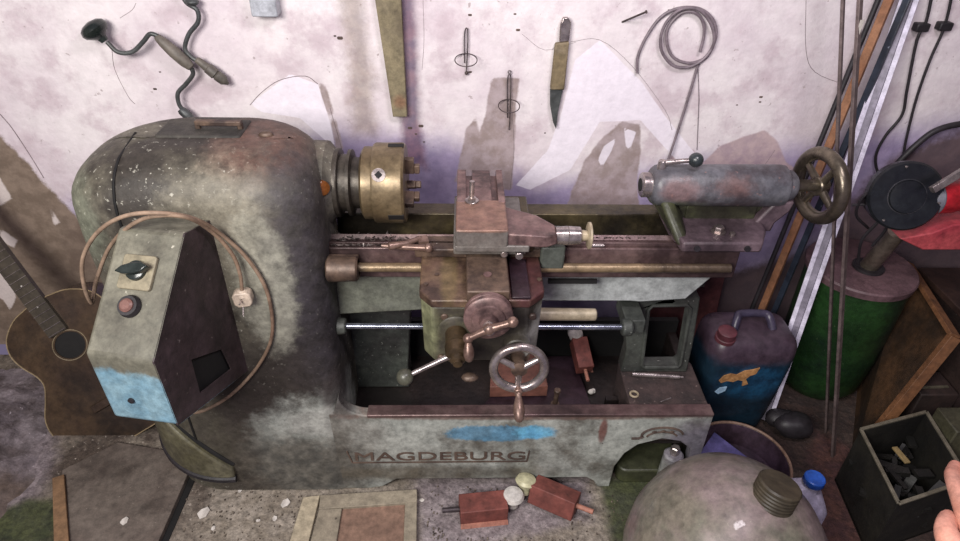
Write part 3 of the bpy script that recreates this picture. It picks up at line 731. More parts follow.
# ================================================================== cracks and scratches in the wall paint (children of the wall)
M['crack'] = mat('crack_filler','8E8284','7A6E70',rough=.9,bump=0)
def wl(pts, y=WY): return [at(x, p, Y=y) for x, p in pts]
for pts, r in (([(135,104),(128,96),(115,70),(112,50)], .0012), ([(250,105),(262,92),(280,80),(305,76),(318,84)], .0016), ([(120,18),(132,10),(136,3)], .001),
               ([(0,114),(12,128),(30,155),(44,178)], .0022), ([(330,108),(345,160)], .0012), ([(512,112),(514,150),(510,190)], .0012), ([(570,42),(600,40),(632,66),(665,110),(672,130)], .0009),
               ([(806,0),(806,50),(815,72),(845,85)], .0012), ([(760,172),(775,150)], .0012), ([(576,42),(545,50),(522,34)], .0008), ([(423,0),(424,40),(422,70)], .0009)):
    B().tube(wl(pts, WY-.0002), r*.7, 6, sm=4).obj('paint_crack', M['crack'], wb)
random.seed(3)
for k, (x, y, r) in enumerate(((340,38,3),(155,89,2),(160,72,1.2),(518,30,2.2),(470,72,2),(761,97,2),(760,102,1.5),(737,105,1.2),(515,14,1.5),(669,10,1.2),(335,36,1.5),(470,15,2),(545,133,1.2),(410,128,2.5),(421,126,2.8),(416,134,1.5),(424,142,1.3))):
    c = at(x, y, Y=WY); B().ball(c, r*.0024, 8, (1.3,.15,.9)).obj('paint_pit', M['letters'], wb)

# ================================================================== THINGS ON THE WALL
def onwall(px, off): return [at(x, y, Y=WY-o) for (x, y), o in zip(px, off if isinstance(off, (list, tuple)) else [off]*len(px))]
# hand brace with round top knob
t = empty('hand_brace', at(155,60,Y=WY-.03), 'carpenter\'s hand brace with a big round dark knob hanging on the wall above the headstock', 'hand brace')
B().tube(onwall([(107,42),(118,52),(132,52),(143,42),(150,34),(158,36)], [.045,.05,.05,.05,.05,.05]), .0065, 12, sm=6).obj('crank_rod', M['tool'], t)
B().tube(onwall([(190,66),(193,74),(186,84),(178,93),(179,104),(184,111)], [.05,.045,.04,.04,.04,.04]), .0065, 12, sm=6).obj('crank_rod', M['tool'], t)
k0 = at(94,29,Y=WY-.045); k1 = at(104,40,Y=WY-.045)
dd = (k1-k0).normalized()
B().lathe(k0-dd*.022, dd, [(0,.004),(.004,.024),(.012,.036),(.024,.040),(.034,.036),(.044,.022),(.050,.014),(.062,.011)], 32).obj('head_knob', M['blackbake'], t)
h0, h1 = onwall([(156,36),(192,68)], .05); d = h1-h0; L_ = d.length
B().lathe(h0, d, [(0,.007),(.005,.011),(L_*.2,.015),(L_*.5,.018),(L_*.8,.017),(L_*.97,.012),(L_,.007)], 24).obj('grip', M['handle'], t)
h0, h1 = onwall([(180,109),(194,121)], .04); d = h1-h0
B().lathe(h0, d, [(0,.010),(.008,.014),(.03,.015),(d.length,.009)], 16).obj('bit_chuck', M['tool'], t)
# second brace, cut off by the frame
t = empty('hand_brace', at(195,30,Y=WY-.03), 'curved hand brace with ribbed wooden handle, right of the round-knobbed brace', 'hand brace')
B().tube(onwall([(178,-14),(186,2),(197,10),(198,22),(189,34),(185,48),(190,56),(199,62)], .035), .0065, 12, sm=6).obj('crank_rod', M['tool'], t)
h0, h1 = onwall([(196,59),(227,83)], .035); d = h1-h0; L_ = d.length
B().lathe(h0, d, [(0,.006),(.004,.010),(L_*.15,.011),(L_*.35,.013),(L_*.38,.016),(L_*.62,.017),(L_*.64,.013),(L_*.68,.016),(L_*.9,.015),(L_*.97,.009),(L_*1.05,.003)], 24).obj('grip', M['handle'], t)
B().ball(onwall([(192,2)], .035)[0], .016, 12, (1.2,1,.7)).obj('joint', M['tool'], t)
# grey box cut by the top of the frame
a = at(252,-12,Y=WY); c = at(282,13,Y=WY)
b = B(); b.box((a.x, WY-.05, c.z), (c.x, WY, a.z)); tag(b.obj('wall_box', mat('pale_grey_box','A3A6AE','B0B3BA',rough=.4,bump=.03), bevel=.004), 'small pale grey junction box high on the wall, left of the plank', 'junction box')
# vertical plank on the wall
a = at(375,0,Y=WY-.03); bb = at(401,0,Y=WY-.03); c = at(393,117,Y=WY-.03); e = at(407,117,Y=WY-.03)
up = a+(a-c)*.4; upr = bb+(bb-e)*.4
b = B(); b.hexa([(c.x,WY-.03,c.z),(e.x,WY-.03,e.z),(e.x,WY,e.z),(c.x,WY,c.z)], [(up.x,WY-.03,up.z),(upr.x,WY-.03,upr.z),(upr.x,WY,upr.z),(up.x,WY,up.z)])
tag(b.obj('wooden_plank', mat('greenish_old_plank','746A56','857A60',dark='5E5340',damt=.25,rough=.8,scale=12,bump=.15,layers=(('blob',(-.19,1.87,1.02),(.03,.1,.03),'8A5E46',None,.4,.3,.7),)), bevel=.002), 'narrow weathered wooden plank fixed upright on the wall above the chuck', 'plank')
# wire hangers
def wire_loop(cx, cy, top, bot, nm, label):
    t = empty(nm, at(cx, cy, Y=WY-.02), label, 'wire hook')
    B().tube(onwall([(cx-1.5,bot-12),(cx-1.8,top+12),(cx-.5,top+1),(cx+1.6,top+2),(cx+1.8,top+14),(cx+1.0,bot-14),(cx,bot)], .012), .0018, 8, sm=5).obj('hairpin_wire', M['wire'], t)
    c = at(cx, cy, Y=WY-.038); r = .033
    B().torus(c, V((0,-.30,1)), r, .0016, 36, 8).obj('ring', M['wire'], t)
    return t
t = wire_loop(466,60,28,75,'wire_hook','wire hairpin with a ring through it, hanging left of the other wire hook')
B().ball(onwall([(466.5,73)], .012)[0], .006, 10).obj('tip', M['wire'], t)
t = wire_loop(509,106,74,130,'wire_hook','pointed wire hook with a ring, hanging lower between plank and knife')
B().torus(onwall([(509.5,72)], .012)[0], (0,1,0), .0045, .0015, 16, 6).obj('eye', M['wire'], t)
# scraper / knife
t = empty('knife', at(559,70,Y=WY-.01), 'old knife with wooden handle and pointed blade hanging point down on the wall', 'knife')
def flatpoly(px, y0, y1):
    P = [at(x, y, Y=(y0+y1)/2) for x, y in px]
    b = B(); b.hexa([(p.x, y0, p.z) for p in P], [(p.x, y1, p.z) for p in P]); return b
flatpoly([(555,43),(569,41),(564,89),(550,89)], WY-.028, WY-.008).obj('handle', M['wood'], t, bevel=.004)
flatpoly([(550,89),(563,89),(558,112),(556,129),(553,122),(550,105)], WY-.020, WY-.016).obj('blade', M['tool'], t)
flatpoly([(559,42),(560,24),(563,17),(568,17),(571,22),(569,41)], WY-.026, WY-.012).obj('metal_cap', M['steel'], t, bevel=.003)
# nail
b = B(); p0, p1 = onwall([(622,22),(646,12)], [.0,.05]); b.cyl(p0, p1, .0026, .003, 8); b.cyl(p1, p1+(p1-p0).normalized()*.002, .005); tag(b.obj('nail', M['wire']), 'long bent nail sticking out of the wall beside the cable coil', 'nail')
# coil of cable
M['cable'] = mat('grey_lilac_cable','85787F','75696F',rough=.5,bump=.02)
t = empty('cable_coil', at(688,38,Y=WY-.02), 'coil of grey cable hanging on the wall above the tailstock, one end trailing down', 'cable')
pts = [(637,73),(638,56),(648,34),(662,16),(680,8),(700,9),(713,20),(716,36),(708,54),(692,66),(674,66),(662,52),(661,36),(668,20),(682,9),(699,10),(711,24),(714,42),(706,57),(690,63),(674,58),(667,44),(668,28),(680,14),(693,12),(702,20),(704,34),(700,52)]
B().tube([p for p in onwall(pts, [.012+.006*((i//6)%3) for i in range(len(pts))])], .0046, 8, sm=6).obj('coiled_cable', M['cable'], t)
B().tube(onwall([(698,64),(690,92),(678,130),(668,160),(662,175)], [.012,.015,.02,.03,.03]), .0042, 8, sm=4).obj('hanging_end', M['cable'], t)
B().tube(onwall([(698,66),(699,100),(697,150)], .004), .0010, 6).obj('string', M['cable'], t)
# cables on the right
def cable(px, off, r, label, m='dark', nm='cable'):
    o = B().tube(onwall(px, off), r, 10, sm=6).obj(nm, M[m]); tag(o, label, 'cable'); return o
cable([(935,-20),(926,22),(917,40),(907,90),(902,115),(886,135),(876,155),(878,172),(890,182)], .02, .0045, 'thin black cable hanging on the wall, left of two, curving to the grinder')
cable([(955,-20),(945,25),(930,60),(916,100),(906,140),(900,170),(888,188)], .02, .0042, 'thin black cable hanging on the wall, right of two, running down to the grinder')
cable([(990,122),(960,124),(935,131),(915,146),(898,163),(886,178)], .04, .010, 'thick black hose arching down the wall from the right edge')
b = B(); b.hexa([(1.22,WY-.012,1.30),(1.62,WY-.012,1.30),(1.62,WY,1.30),(1.22,WY,1.30)],[(1.22,WY-.012,1.306),(1.62,WY-.012,1.306),(1.62,WY,1.306),(1.22,WY,1.306)]); b.bm.free()
for px, py in ((921,27),(944,26)):
    p = at(px, py, Y=WY-.014); o = B().box((p.x-.020,WY-.028,p.z-.012),(p.x+.020,WY,p.z+.012)).obj('cable_clip', M['dark'], bevel=.004)
    tag(o, 'black clip holding the %s thin cable to the wall' % ('left' if px < 930 else 'right'), 'clip')

# ================================================================== RODS LEANING IN THE CORNER BEHIND THE TAILSTOCK
def leaner(name, label, cat, bot, top, w, t_, m, ytop=WY-.03, zb=0.0, round_=False, group=None, parts=None):
    a = at(*bot, Z=zb); c = at(*top, Y=ytop); c = a+(c-a)*min((WY-.012-t_/2-a.y)/(c.y-a.y), (2.35-a.z)/(c.z-a.z))
    b = B()
    if round_: b.cyl(a, c, w/2, w/2, 14)
    else: b.bar(a, c, w, t_, (0,0,1))
    o = b.obj(name, M[m], bevel=0 if round_ else .0015); tag(o, label, cat, group); return o, a, c
M['barsteel'] = mat('brown_grey_bar_steel','5F5250','6E605E',dark='3A3032',damt=.3,rough=.5,metal=.3)
M['bluebar'] = mat('blue_black_scuffed_bar','20242E','2C3340',speck='8E96A6',samt=-.03,sscale=40,rough=.35,bump=.05)
M['pvc'] = mat('white_pvc_profile','D9D4E4','C9C3D6',dark='9A8E98',damt=.12,rough=.35,bump=.02)
M['pvcgrey'] = mat('grey_inner_groove','8E8896','7C7684',rough=.5,bump=.02)
leaner('steel_bar', 'thin upright brown-grey steel bar leaning on the wall, left of two in front', 'steel bar', (826,432), (843,0), .018, .008, 'barsteel', ytop=1.76)
o, a, c = leaner('steel_bar', 'thin upright brown-grey steel bar with a white sticker, right of two in front', 'steel bar', (833,456), (860,0), .020, .009, 'barsteel', ytop=1.72)
d = (c-a); p = a+d*((at(859,27,Y=1.70).z-a.z)/d.z)
b = B(); b.bar(p+V((0,-.008,-.018)), p+V((0,-.008,.018)), .010, .002, (0,1,0)); b.obj('sticker', M['white'], o)
leaner('wooden_batten', 'orange-brown pine batten leaning among the bars behind the tailstock', 'batten', (735,375), (889,0), .024, .016, 'wood_orange', ytop=1.92)
leaner('dark_pipe', 'dark pipe leaning diagonally left of the pine batten', 'pipe', (725,375), (878,0), .016, .016, 'dark', ytop=1.945, round_=True)
leaner('angle_bar', 'blue-black scuffed metal bar leaning right of the pine batten', 'metal bar', (745,380), (907,0), .019, .012, 'bluebar', ytop=1.88)
# PVC profile
t = empty('plastic_profile', at(762,420,Z=0), 'long white plastic profile leaning behind the blue canister, bottom end on the floor', 'plastic profile')
a = at(764,420,Z=.006); c = at(909,0,Y=1.915); d = (c-a).normalized(); u = d.cross(V((0,0,1))).normalized()
c = a+d*((WY-.03-a.y)/d.y)
for off, w, m, dy in ((-.017,.014,'pvc',0),(0,.022,'pvcgrey',.004),(.017,.014,'pvc',0)):
    B().bar(a+u*off+V((0,dy,0)), c+u*off+V((0,dy,0)), w, .012).obj('wall_strip' if m == 'pvc' else 'groove', M[m], t, bevel=.001)

# ================================================================== BEHIND THE LATHE, RIGHT
# maroon board behind the pedestal
b = B(); b.hexa([(.60,1.80,0),(.93,1.80,0),(.93,1.82,0),(.60,1.82,0)],[(.60,1.87,.66),(.93,1.87,.66),(.93,1.89,.66),(.60,1.89,.66)])
tag(b.obj('board', mat('dark_maroon_board','4E2A2C','5E3436',dark='2E1A1C',damt=.3,rough=.6), bevel=.003), 'dark maroon board standing against the wall behind the lathe\'s right leg', 'board')
# jerrycan
JX0, JX1, JY0, JY1, JZ = .79, 1.085, 1.50, 1.70, .40
JC = empty('jerrycan', (.925,1.615,0), 'dark blue plastic canister with maroon cap and an orange fish sticker, right of the lathe', 'canister')
M['jerry'] = mat('dark_blue_plastic','10202C','162A38',dark='1A1418',damt=.35,dscale=5,rough=.4,bump=.05,layers=(
    ('blob',(.95,1.5,.26),(.11,.06,.07),'205274','14344E',.4,.35,.7),
    ('blob',(.93,1.6,.43),(.3,.35,.10),'3A2C36','463842',.3,.2,.95),))
secs = []
for z, ins in ((0,.025),(.02,.006),(.05,0),(.33,0),(.385,.005),(.410,.020),(.420,.045)):
    secs.append([(x, y, z) for x, y in rrect(JX0+ins, JX1-ins-.045*(1-z/.42), JY0+ins, JY1-ins, max(.02,.045-ins*.4), 6)])
jb = B().rings(secs).obj('body', M['jerry'], JC, sub=1)
b = B(); b.tube([(.875,1.58,.415),(.885,1.60,.445),(.90,1.615,.452),(.975,1.615,.452),(.99,1.60,.445),(1.0,1.58,.415)], .013, 12, sm=5); b.obj('handle', mat('plum_grey_handle','332E40','3E384A',rough=.4,bump=.03), JC)
b = B(); b.lathe((.835,1.545,.405),(0,-.1,1),[(0,.032),(.012,.032),(.014,.029),(.036,.029),(.039,.025)],28); b.obj('cap', mat('maroon_cap','5E3038','4E282E',rough=.5), JC)
def sticker(px, y, m, name, parent, th=.0012):
    P = [at(x, yy, Y=y-.001) for x, yy in px]
    b = B(); b.hexa([(p.x, y-th, p.z) for p in P], [(p.x, y+.002, p.z) for p in P]); return b.obj(name, m, parent, smooth=False)
m_o = mat('orange_fish_sticker','B98A5A','9C7046',dark='5C4030',damt=.3,rough=.5,bump=0,scale=40)
sticker([(719,381),(724,376),(731,374),(737,375),(745,371),(753,370),(760,368),(756,374),(750,376),(746,379),(748,384),(742,386),(743,381),(738,380),(733,382),(727,381),(721,383)], JY0-.001, m_o, 'fish_emblem', JC, .0014)
sticker([(715,392),(720,388),(727,387),(725,391),(718,394)], JY0-.001, mat('pale_blue_mark','9AB8D0',None,rough=.5,bump=0), 'pale_mark', JC, .0014)

# green drum with lid
DC = at(862,264,Z=.53); DC.z = 0
DR = empty('metal_drum', DC, 'dark green metal drum with a pinkish-brown lid, standing right of the leaning bars', 'drum')
b = B(); b.lathe(DC, (0,0,1), [(0,.12),(.01,.13),(.05,.15),(.20,.162),(.44,.165),(.50,.165),(.505,.16)], 48); b.obj('drum_body', mat('dark_green_paint','1A3218','22401E',dark='12201A',damt=.4,speck='6E7A5A',samt=-.05,rough=.4), DR)
b = B(); b.lathe(DC+V((0,0,.50)), (0,0,1), [(0,.172),(.022,.175),(.028,.171),(.030,.10),(.026,.03)], 48); b.obj('lid', mat('pinkish_brown_lid','5C464A','685054',dark='32262A',damt=.3,rough=.5), DR)
DR['label'] = 'dark green metal drum with a pinkish-brown lid, standing right of the leaning bars'
# grinder on its post
GP = V((DC.x+.01,DC.y-.02,.529))
GR = empty('cutting_machine', GP, 'red cutter with black disc guard on a steel post standing on the green drum', 'power tool')
post_t = at(897,232,Y=1.70)
B().cyl(GP, post_t, .028, .028, 24).obj('post', mat('grey_brown_post_steel','8A8074','766C60',rough=.35,metal=.7), GR)
b = B(); b.cyl(GP, GP+V((0,0,.008)), .05, .05, 24); b.obj('post_foot', M['dark'], GR)
gc = at(905,196,Y=1.62); GD = V((-.25,-1,.35)).normalized()
M['guard'] = mat('black_guard','14161A','1E2124',rough=.3,bump=.04)
g = B().lathe(gc-GD*.03, GD, [(0,.085),(.004,.098),(.035,.100),(.042,.094),(.044,.05),(.052,.046),(.056,.02)], 48).obj('disc_guard', M['guard'], GR)
B().lathe(gc+GD*.012, GD, [(0,.052),(.004,.050),(.006,.0),],36).obj('centre_cap', mat('grey_black_cap','3A3A3E','48464A',rough=.3), g)
for an in (60, 175, 285):
    a = math.radians(an); u, v = perp(GD); B().ball(gc+GD*.014+(u*math.cos(a)+v*math.sin(a))*.086, .004, 8).obj('guard_screw', M['steel'], g)
M['red'] = mat('red_plastic_housing','B5242E','A01E2A',dark='5A1A22',damt=.15,rough=.3,bump=.02)
m0 = at(930,197,Y=1.63); m1 = at(985,192,Y=1.64)
b = B(); b.lathe(m0, m1-m0, [(0,.036),(.01,.050),(.06,.052),(.07,.048),(.13,.050),(.18,.046)], 32); b.obj('motor_housing', M['red'], GR)
b = B(); b.lathe(m0-(m1-m0).normalized()*.014, m1-m0, [(0,.040),(.016,.050),(.022,.052),(.026,.05)], 32); b.obj('housing_collar', mat('grey_collar','6A6A72',None,rough=.4), GR)
P = [at(x, y, Y=1.64) for x, y in [(893,232),(915,243),(985,243),(985,216),(945,218),(925,226)]]
b = B(); b.hexa([(p.x,1.60,p.z) for p in P],[(p.x,1.69,p.z) for p in P]); b.obj('red_base', mat('faded_red_base','A03A44','B04C50',dark='4A2024',damt=.25,rough=.45), GR, bevel=.004)
p0 = at(932,190,Y=1.56); p1 = at(985,158,Y=1.60)
b = B(); b.bar(p0,p1,.018,.018,(0,-1,.5)); b.obj('guide_rail', M['steel'], GR, bevel=.001)
b = B()
for px in ([(890,180),(874,188),(862,200),(872,215)],[(888,190),(866,194),(856,214),(868,228)],[(892,205),(878,222),(862,240),(858,262)],[(880,212),(868,205),(852,205)],[(893,214),(884,232),(872,246)]):
    b.tube([at(x, y, Y=1.64+.01*i) for i, (x, y) in enumerate(px)], .0045, 8, sm=5)
b.obj('tangled_cords', M['dark'], GR)
# leaning brown panel
P0 = V((1.314,1.403,0)); P1 = V((1.503,1.489,.47)); P2 = V((1.585,1.887,.47)); P3 = V((1.53,1.78,0))
PN = empty('hardboard_tray', P0, 'brown hardboard panel with a lighter wooden edge, leaning right of the green drum', 'panel')
nn = (P1-P0).cross(P2-P0).normalized(); nn = nn if nn.x > 0 else -nn
b = B(); b.hexa([P0,P1,P2,P3],[p+nn*.008 for p in (P0,P1,P2,P3)]); b.obj('hardboard', mat('brown_hardboard','44301E','503824',dark='241A12',damt=.45,rough=.6), PN)
def edge(a, c, w, t_, m, nm='edge_strip'):
    a = V(a); c = V(c); d = (c-a).normalized(); v = d.cross(nn).normalized()
    b = B(); q = [(-w/2,-.004),(w/2,-.004),(w/2,t_),(-w/2,t_)]
    b.hexa([a+v*x+nn*y for x,y in q],[c+v*x+nn*y for x,y in q]); return b.obj(nm, m, PN, bevel=.001)
me_ = mat('tan_wood_edge','7E5638','6E4A30',dark='46301F',damt=.2,rough=.6)
edge(P0,P1,.022,.03,me_); edge(P1,P2,.014,.03,me_); edge(P3,P2,.014,.03,me_)
# dark cabinet in the corner
CBT = empty('wooden_chest', (1.86,1.70,0), 'dark brown wooden chest in the right corner under the red cutter', 'chest')
mdk = mat('nearly_black_wood','2A1F1C','362824',dark='151010',damt=.3,rough=.7)
B().box((1.66,1.50,.0),(2.2,1.88,.42)).obj('body', mdk, CBT, bevel=.004)
B().box((1.645,1.485,.42),(2.21,1.89,.445)).obj('lid', mat('dark_brown_lid','2E1E1A','38261F',dark='2A1C18',damt=.4,rough=.6), CBT, bevel=.003)
# open crate with light rim
cr = [V((1.187,1.055,0)), V((1.43,1.13,0)), V((1.46,1.385,0)), V((1.215,1.315,0))]
CT = empty('storage_crate', (1.32,1.22,0), 'low dark open crate with pale metal rim, full of dark scraps, bottom right', 'crate')
H_ = .24
mc = mat('dark_green_crate','1C1A15','25221A',dark='100F0C',damt=.3,rough=.7); mr = mat('pale_aluminium_rim','7E7868','6E6858',rough=.45,metal=.3)
for i in range(4):
    a, c = cr[i], cr[(i+1)%4]; B().hexa([a, c, c+(V((1.32,1.22,0))-c)*.05, a+(V((1.32,1.22,0))-a)*.05],[p+V((0,0,H_)) for p in (a, c, c+(V((1.32,1.22,0))-c)*.05, a+(V((1.32,1.22,0))-a)*.05)]).obj('side_wall', mc, CT)
    B().bar(a+V((0,0,H_+.003)), c+V((0,0,H_+.003)), .010, .006).obj('rim', mr, CT, bevel=.001)
b = B(); b.hexa([p+V((0,0,.004)) for p in cr],[p+V((0,0,.012)) for p in cr]); b.obj('bottom', mc, CT)
random.seed(11)
b = B()
for k in range(60):
    u, v = random.uniform(.1,.9), random.uniform(.1,.9)
    p = (cr[0]*(1-u)+cr[1]*u)*(1-v)+(cr[3]*(1-u)+cr[2]*u)*v; p.z = random.uniform(.04,.16)
    d = V((random.gauss(0,1),random.gauss(0,1),random.gauss(0,.3))).normalized()*random.uniform(.02,.045)
    b.bar(p-d, p+d, random.uniform(.01,.03), random.uniform(.006,.02))
tag(b.obj('scrap_metal', mat('dark_scrap','12120F','1C1A17',speck='4E4A3C',samt=-.06,rough=.6)), 'dark oily scraps filling the open crate', 'scrap', kind='stuff')
p = at(901,455,Z=.175); b = B(); b.bar(p+V((-.004,.030,0)), p+V((.004,-.030,0)), .018, .006); tag(b.obj('paper_tag', mat('tan_paper','A08C62','8A764E',rough=.7), bevel=.001), 'small tan strip lying among the dark scraps in the crate', 'tag')
p = at(968,425,Z=.30); b = B(); b.box((p.x-.03,p.y-.01,0),(p.x+.12,p.y+.09,.28)); tag(b.obj('tin_box', mat('pale_olive_tin','4E4C3A','5A5842',dark='2a2820',damt=.4,rough=.5), bevel=.004), 'pale olive tin standing behind the open crate at the right edge', 'tin')
p0, p1 = at(913,384,Z=.22), at(944,383,Z=.22); b = B(); b.box((p0.x,p0.y-.05,0),(min(p1.x+.12,1.638),p0.y+.06,.22)); 
o = b.obj('dark_box', mdk, bevel=.004); tag(o, 'dark box behind the open crate with a thin pale strip on top', 'box')
b = B(); b.bar(p0+V((0,-.02,.003)), p1+V((0,-.02,.003)), .008, .005); b.obj('pale_strip', mr, o)
# dark sack under the drum
b = B(); c = at(796,430,Z=.05)
bmr = []
b.ball((c.x, c.y+.02, .050), .062, 20, (1.1,.8,.75)); b.ball((c.x-.03, c.y+.06, .045), .05, 16, (1.0,.8,.75))
o = b.obj('rubber_sack', M['dark']); tag(o, 'crumpled black rubber lump on the floor in front of the green drum', 'sack')
tx = bpy.data.textures.new('lump', 'CLOUDS'); tx.noise_scale = .06
dm = o.modifiers.new('d', 'DISPLACE'); dm.texture = tx; dm.strength = .025; dm.mid_level = .6

# ================================================================== FRONT RIGHT: demijohn, bottle, basin
DJ = V((.675,.935,0)); 
DM = empty('demijohn', DJ, 'large dusty round glass demijohn with dark screw cap in the bottom right foreground', 'demijohn')
gl = mat('dusty_green_glass','7E776A','8A7A78',dark='626858',dscale=4,damt=.4,speck='9A9486',samt=.0,rough=.42,bump=.03,trans=.12,coat=.25,scale=5)
nd = V((.30,.10,1)).normalized()
prof = [(0,.12),(.01,.16),(.05,.213),(.11,.242),(.18,.252),(.25,.245),(.32,.222),(.38,.185),(.42,.140),(.448,.095),(.465,.045),(.469,.003)]
B().lathe(DJ, (0,0,1), prof, 72).obj('glass_body', gl, DM)
# neck and cap tilted as on the photograph
n0 = at(770,508,Z=.47); n1 = at(777,490,Z=.56); ndr = (V((n1.x,n1.y,0))-V((n0.x,n0.y,0))); 
nb = V((DJ.x+.045, DJ.y-.018, .415)); cdir = V((.22,.16,1)).normalized()
B().lathe(nb, cdir, [(-.03,.075),(.0,.060),(.02,.046),(.06,.042)], 32, False).obj('neck', gl, DM)
capm = mat('olive_brown_screw_cap','3A3428','463E30',rough=.45,bump=.05)
b = B(); pr = [(.030,.047),(.033,.050)]
for k in range(5): pr += [(.036+.009*k,.050),(.039+.009*k,.0475),(.042+.009*k,.0475),(.044+.009*k,.050)]
pr += [(.084,.050),(.088,.046)]
b.lathe(nb, cdir, pr, 40); b.obj('screw_cap', capm, DM)
# plastic bottle with blue cap
bc = V((.972,1.14,.0))
BT = empty('plastic_bottle', bc, 'translucent white plastic bottle with a blue screw cap behind the glass demijohn', 'bottle')
wp = mat('milky_white_plastic','C5BFD0','B4AEC0',rough=.3,bump=.02)
tilt = Matrix.Translation(bc) @ Matrix.Rotation(math.radians(-12),4,'Z')
b = B(); b.rings([[tilt @ V((x,y,z)) for x,y in rrect(-.075+i,.075-i,-.055+i*.7,.055-i*.7,.028,5)] for z, i in ((0,.01),(.008,0),(.15,0),(.175,.012),(.20,.035))] + [[tilt @ V((.02+.022*math.cos(t),.0+.022*math.sin(t),z)) for t in [PI+PI*2*k/24 for k in range(24)]] for z in (.222,.235)]); b.obj('bottle_body', wp, BT)
cp = tilt @ V((.02,0,.228)); b = B(); b.lathe(cp,(0,0,1),[(0,.027),(.003,.029),(.020,.028),(.023,.025)],32); b.obj('cap', mat('blue_cap','1F4FA8','2A5CB8',rough=.35,bump=.02), BT)
# round basin rim behind the demijohn with purple plastic
bs = V((.892,1.335,0))
BS = empty('round_basin', bs, 'low round brown-rimmed basin behind the glass demijohn, by the lathe\'s right foot', 'basin')
mb = mat('dark_plum_basin','33262E','4A3A48',dark='1E181C',damt=.3,rough=.4)
b = B(); b.lathe(bs,(0,0,1),[(.0,.12),(.0,.13),(.08,.152),(.085,.152),(.082,.147),(.01,.127),(.008,.0)],48,cap=False); b.obj('bowl', mb, BS)
b = B(); b.torus(bs+V((0,0,.085)),(0,0,1),.152,.005,56,10); b.obj('rim', mat('tan_basin_rim','7A6050','8A7060',rough=.5), BS)
b = B(); b.hexa([at(688,470,Z=.11),at(714,433,Z=.11),at(752,462,Z=.11),at(745,490,Z=.11)],[p+V((0,0,.006)) for p in (at(688,470,Z=.11),at(714,433,Z=.11),at(752,462,Z=.11),at(745,490,Z=.11))])
tag(b.obj('plastic_sheet', mat('blue_violet_plastic','4E4A78','5C5688',rough=.35,bump=.03), bevel=.002), 'blue-violet plastic sheet lying over the round basin', 'plastic sheet')

# ================================================================== RED BLOCKS WITH CASTORS
def red_block(name, loc, rot, label, wm, group, peg='side', sc_=1.3):
    t = empty(name, loc, label, 'wooden block', group); t.rotation_euler = rot; t.scale = (sc_,)*3
    B().box((-.055,-.026,0),(.055,.026,.05)).obj('block', M['wood_red'], t, bevel=.002, local=True)
    B().hexa([(-.055,-.034,0),(.055,-.034,0),(.055,-.026,0),(-.055,-.026,0)],[(-.055,-.030,.008),(.055,-.030,.008),(.055,-.026,.008),(-.055,-.026,.008)]).obj('pale_edge', M['wood_redpale'], t, local=True)
    B().cyl((-.095,0,.03),(-.05,0,.028), .006, .006, 12).obj('peg', M['wood_redpale'] if peg == 'pale' else M['wire'], t, local=True)
    w = B(); w.lathe((.072,.010,.012),(0,0,1),[(0,.014),(.024,.013),(.025,.022),(.032,.026),(.040,.022),(.044,.01)],28); w.obj('mushroom_knob', wm, t, local=True)
    return t
p = at(483,520,Z=0); r1 = red_block('wooden_block', (p.x,p.y+.02,0), (0,0,math.radians(6)), 'red-brown wooden block with a white mushroom knob, left one on the floor', M['white'], 'red wooden blocks with white knobs')
p = at(553,517,Z=0); r2 = red_block('wooden_block', (p.x,p.y+.03,.012), (math.radians(18),0,math.radians(180-28)), 'red-brown wooden block with a yellowish knob and pale peg, right one on the floor', M['yellowish'], 'red wooden blocks with white knobs','pale')
p = at(581,352,Z=.29); r3 = red_block('wooden_block', (p.x,p.y,.262), (math.radians(0),math.radians(-22),math.radians(97)), 'red-brown wooden block with white knob lying in the lathe tray', M['white'], 'red wooden blocks with white knobs','pale', 1.0)
# ================================================================== IN THE TRAY
def slab(px, z, th, name, label, cat, m):
    P = [at(x, y, Z=z+th) for x, y in px]
    b = B(); b.hexa([(p.x,p.y,z) for p in P],[(p.x,p.y,z+th) for p in P]); o = b.obj(name, m, bevel=.002); tag(o, label, cat); return o
slab([(528,356),(574,356),(592,408),(480,408)], .2005, .018, 'steel_plate', 'wide dark plum steel plate lying flat in the lathe tray', 'steel plate', M['maroon'])
slab([(492,354),(541,352),(548,386),(490,387)], .222, .045, 'steel_block', 'rusty brown square steel block on the plum plate, under the handwheel', 'steel block', mat('rusty_red_block','6B453C','7A5044',dark='402A26',damt=.3,rough=.55))
p = at(555,404,Z=.222); b = B(); b.cyl((p.x,p.y,.2185),(p.x,p.y,.224),.014,.014,16); b.cyl((p.x,p.y,.224),(p.x+.004,p.y+.006,.272),.0075,.0075,14); b.cyl((p.x+.004,p.y+.006,.268),(p.x+.004,p.y+.006,.280),.011,.011,16,.002)
tag(b.obj('upright_bolt', M['brown']), 'short rusty bolt standing upright on the plum plate in the tray', 'bolt')
p = at(591,392,Z=.21); b = B(); b.ball((p.x,p.y,.211), .011, 10, (1,.7,.9)); b.ball((p.x+.008,p.y+.006,.208), .009, 8); tag(b.obj('paper_scrap', M['white']), 'small white crumpled scrap in the lathe tray beside the red block', 'paper scrap')
Z_ = .3295
a, c = at(632,374,Z=Z_+.008), at(680,377,Z=Z_+.008); b = B(); b.cyl(a, c, .0075, .0065, 16, .001); b.cyl(c, c+(c-a).normalized()*.010, .004, .004, 10); tag(b.obj('steel_pin', M['steel']), 'long steel pin lying at the back of the flat shelf, right end of the lathe', 'pin')
p = at(634,395,Z=Z_); b = B(); b.torus(p+V((0,0,.004)),(0,0,1),.0115,.0035,28,8); tag(b.obj('washer', M['cream']), 'small round washer lying on the shelf below the steel pin', 'washer')
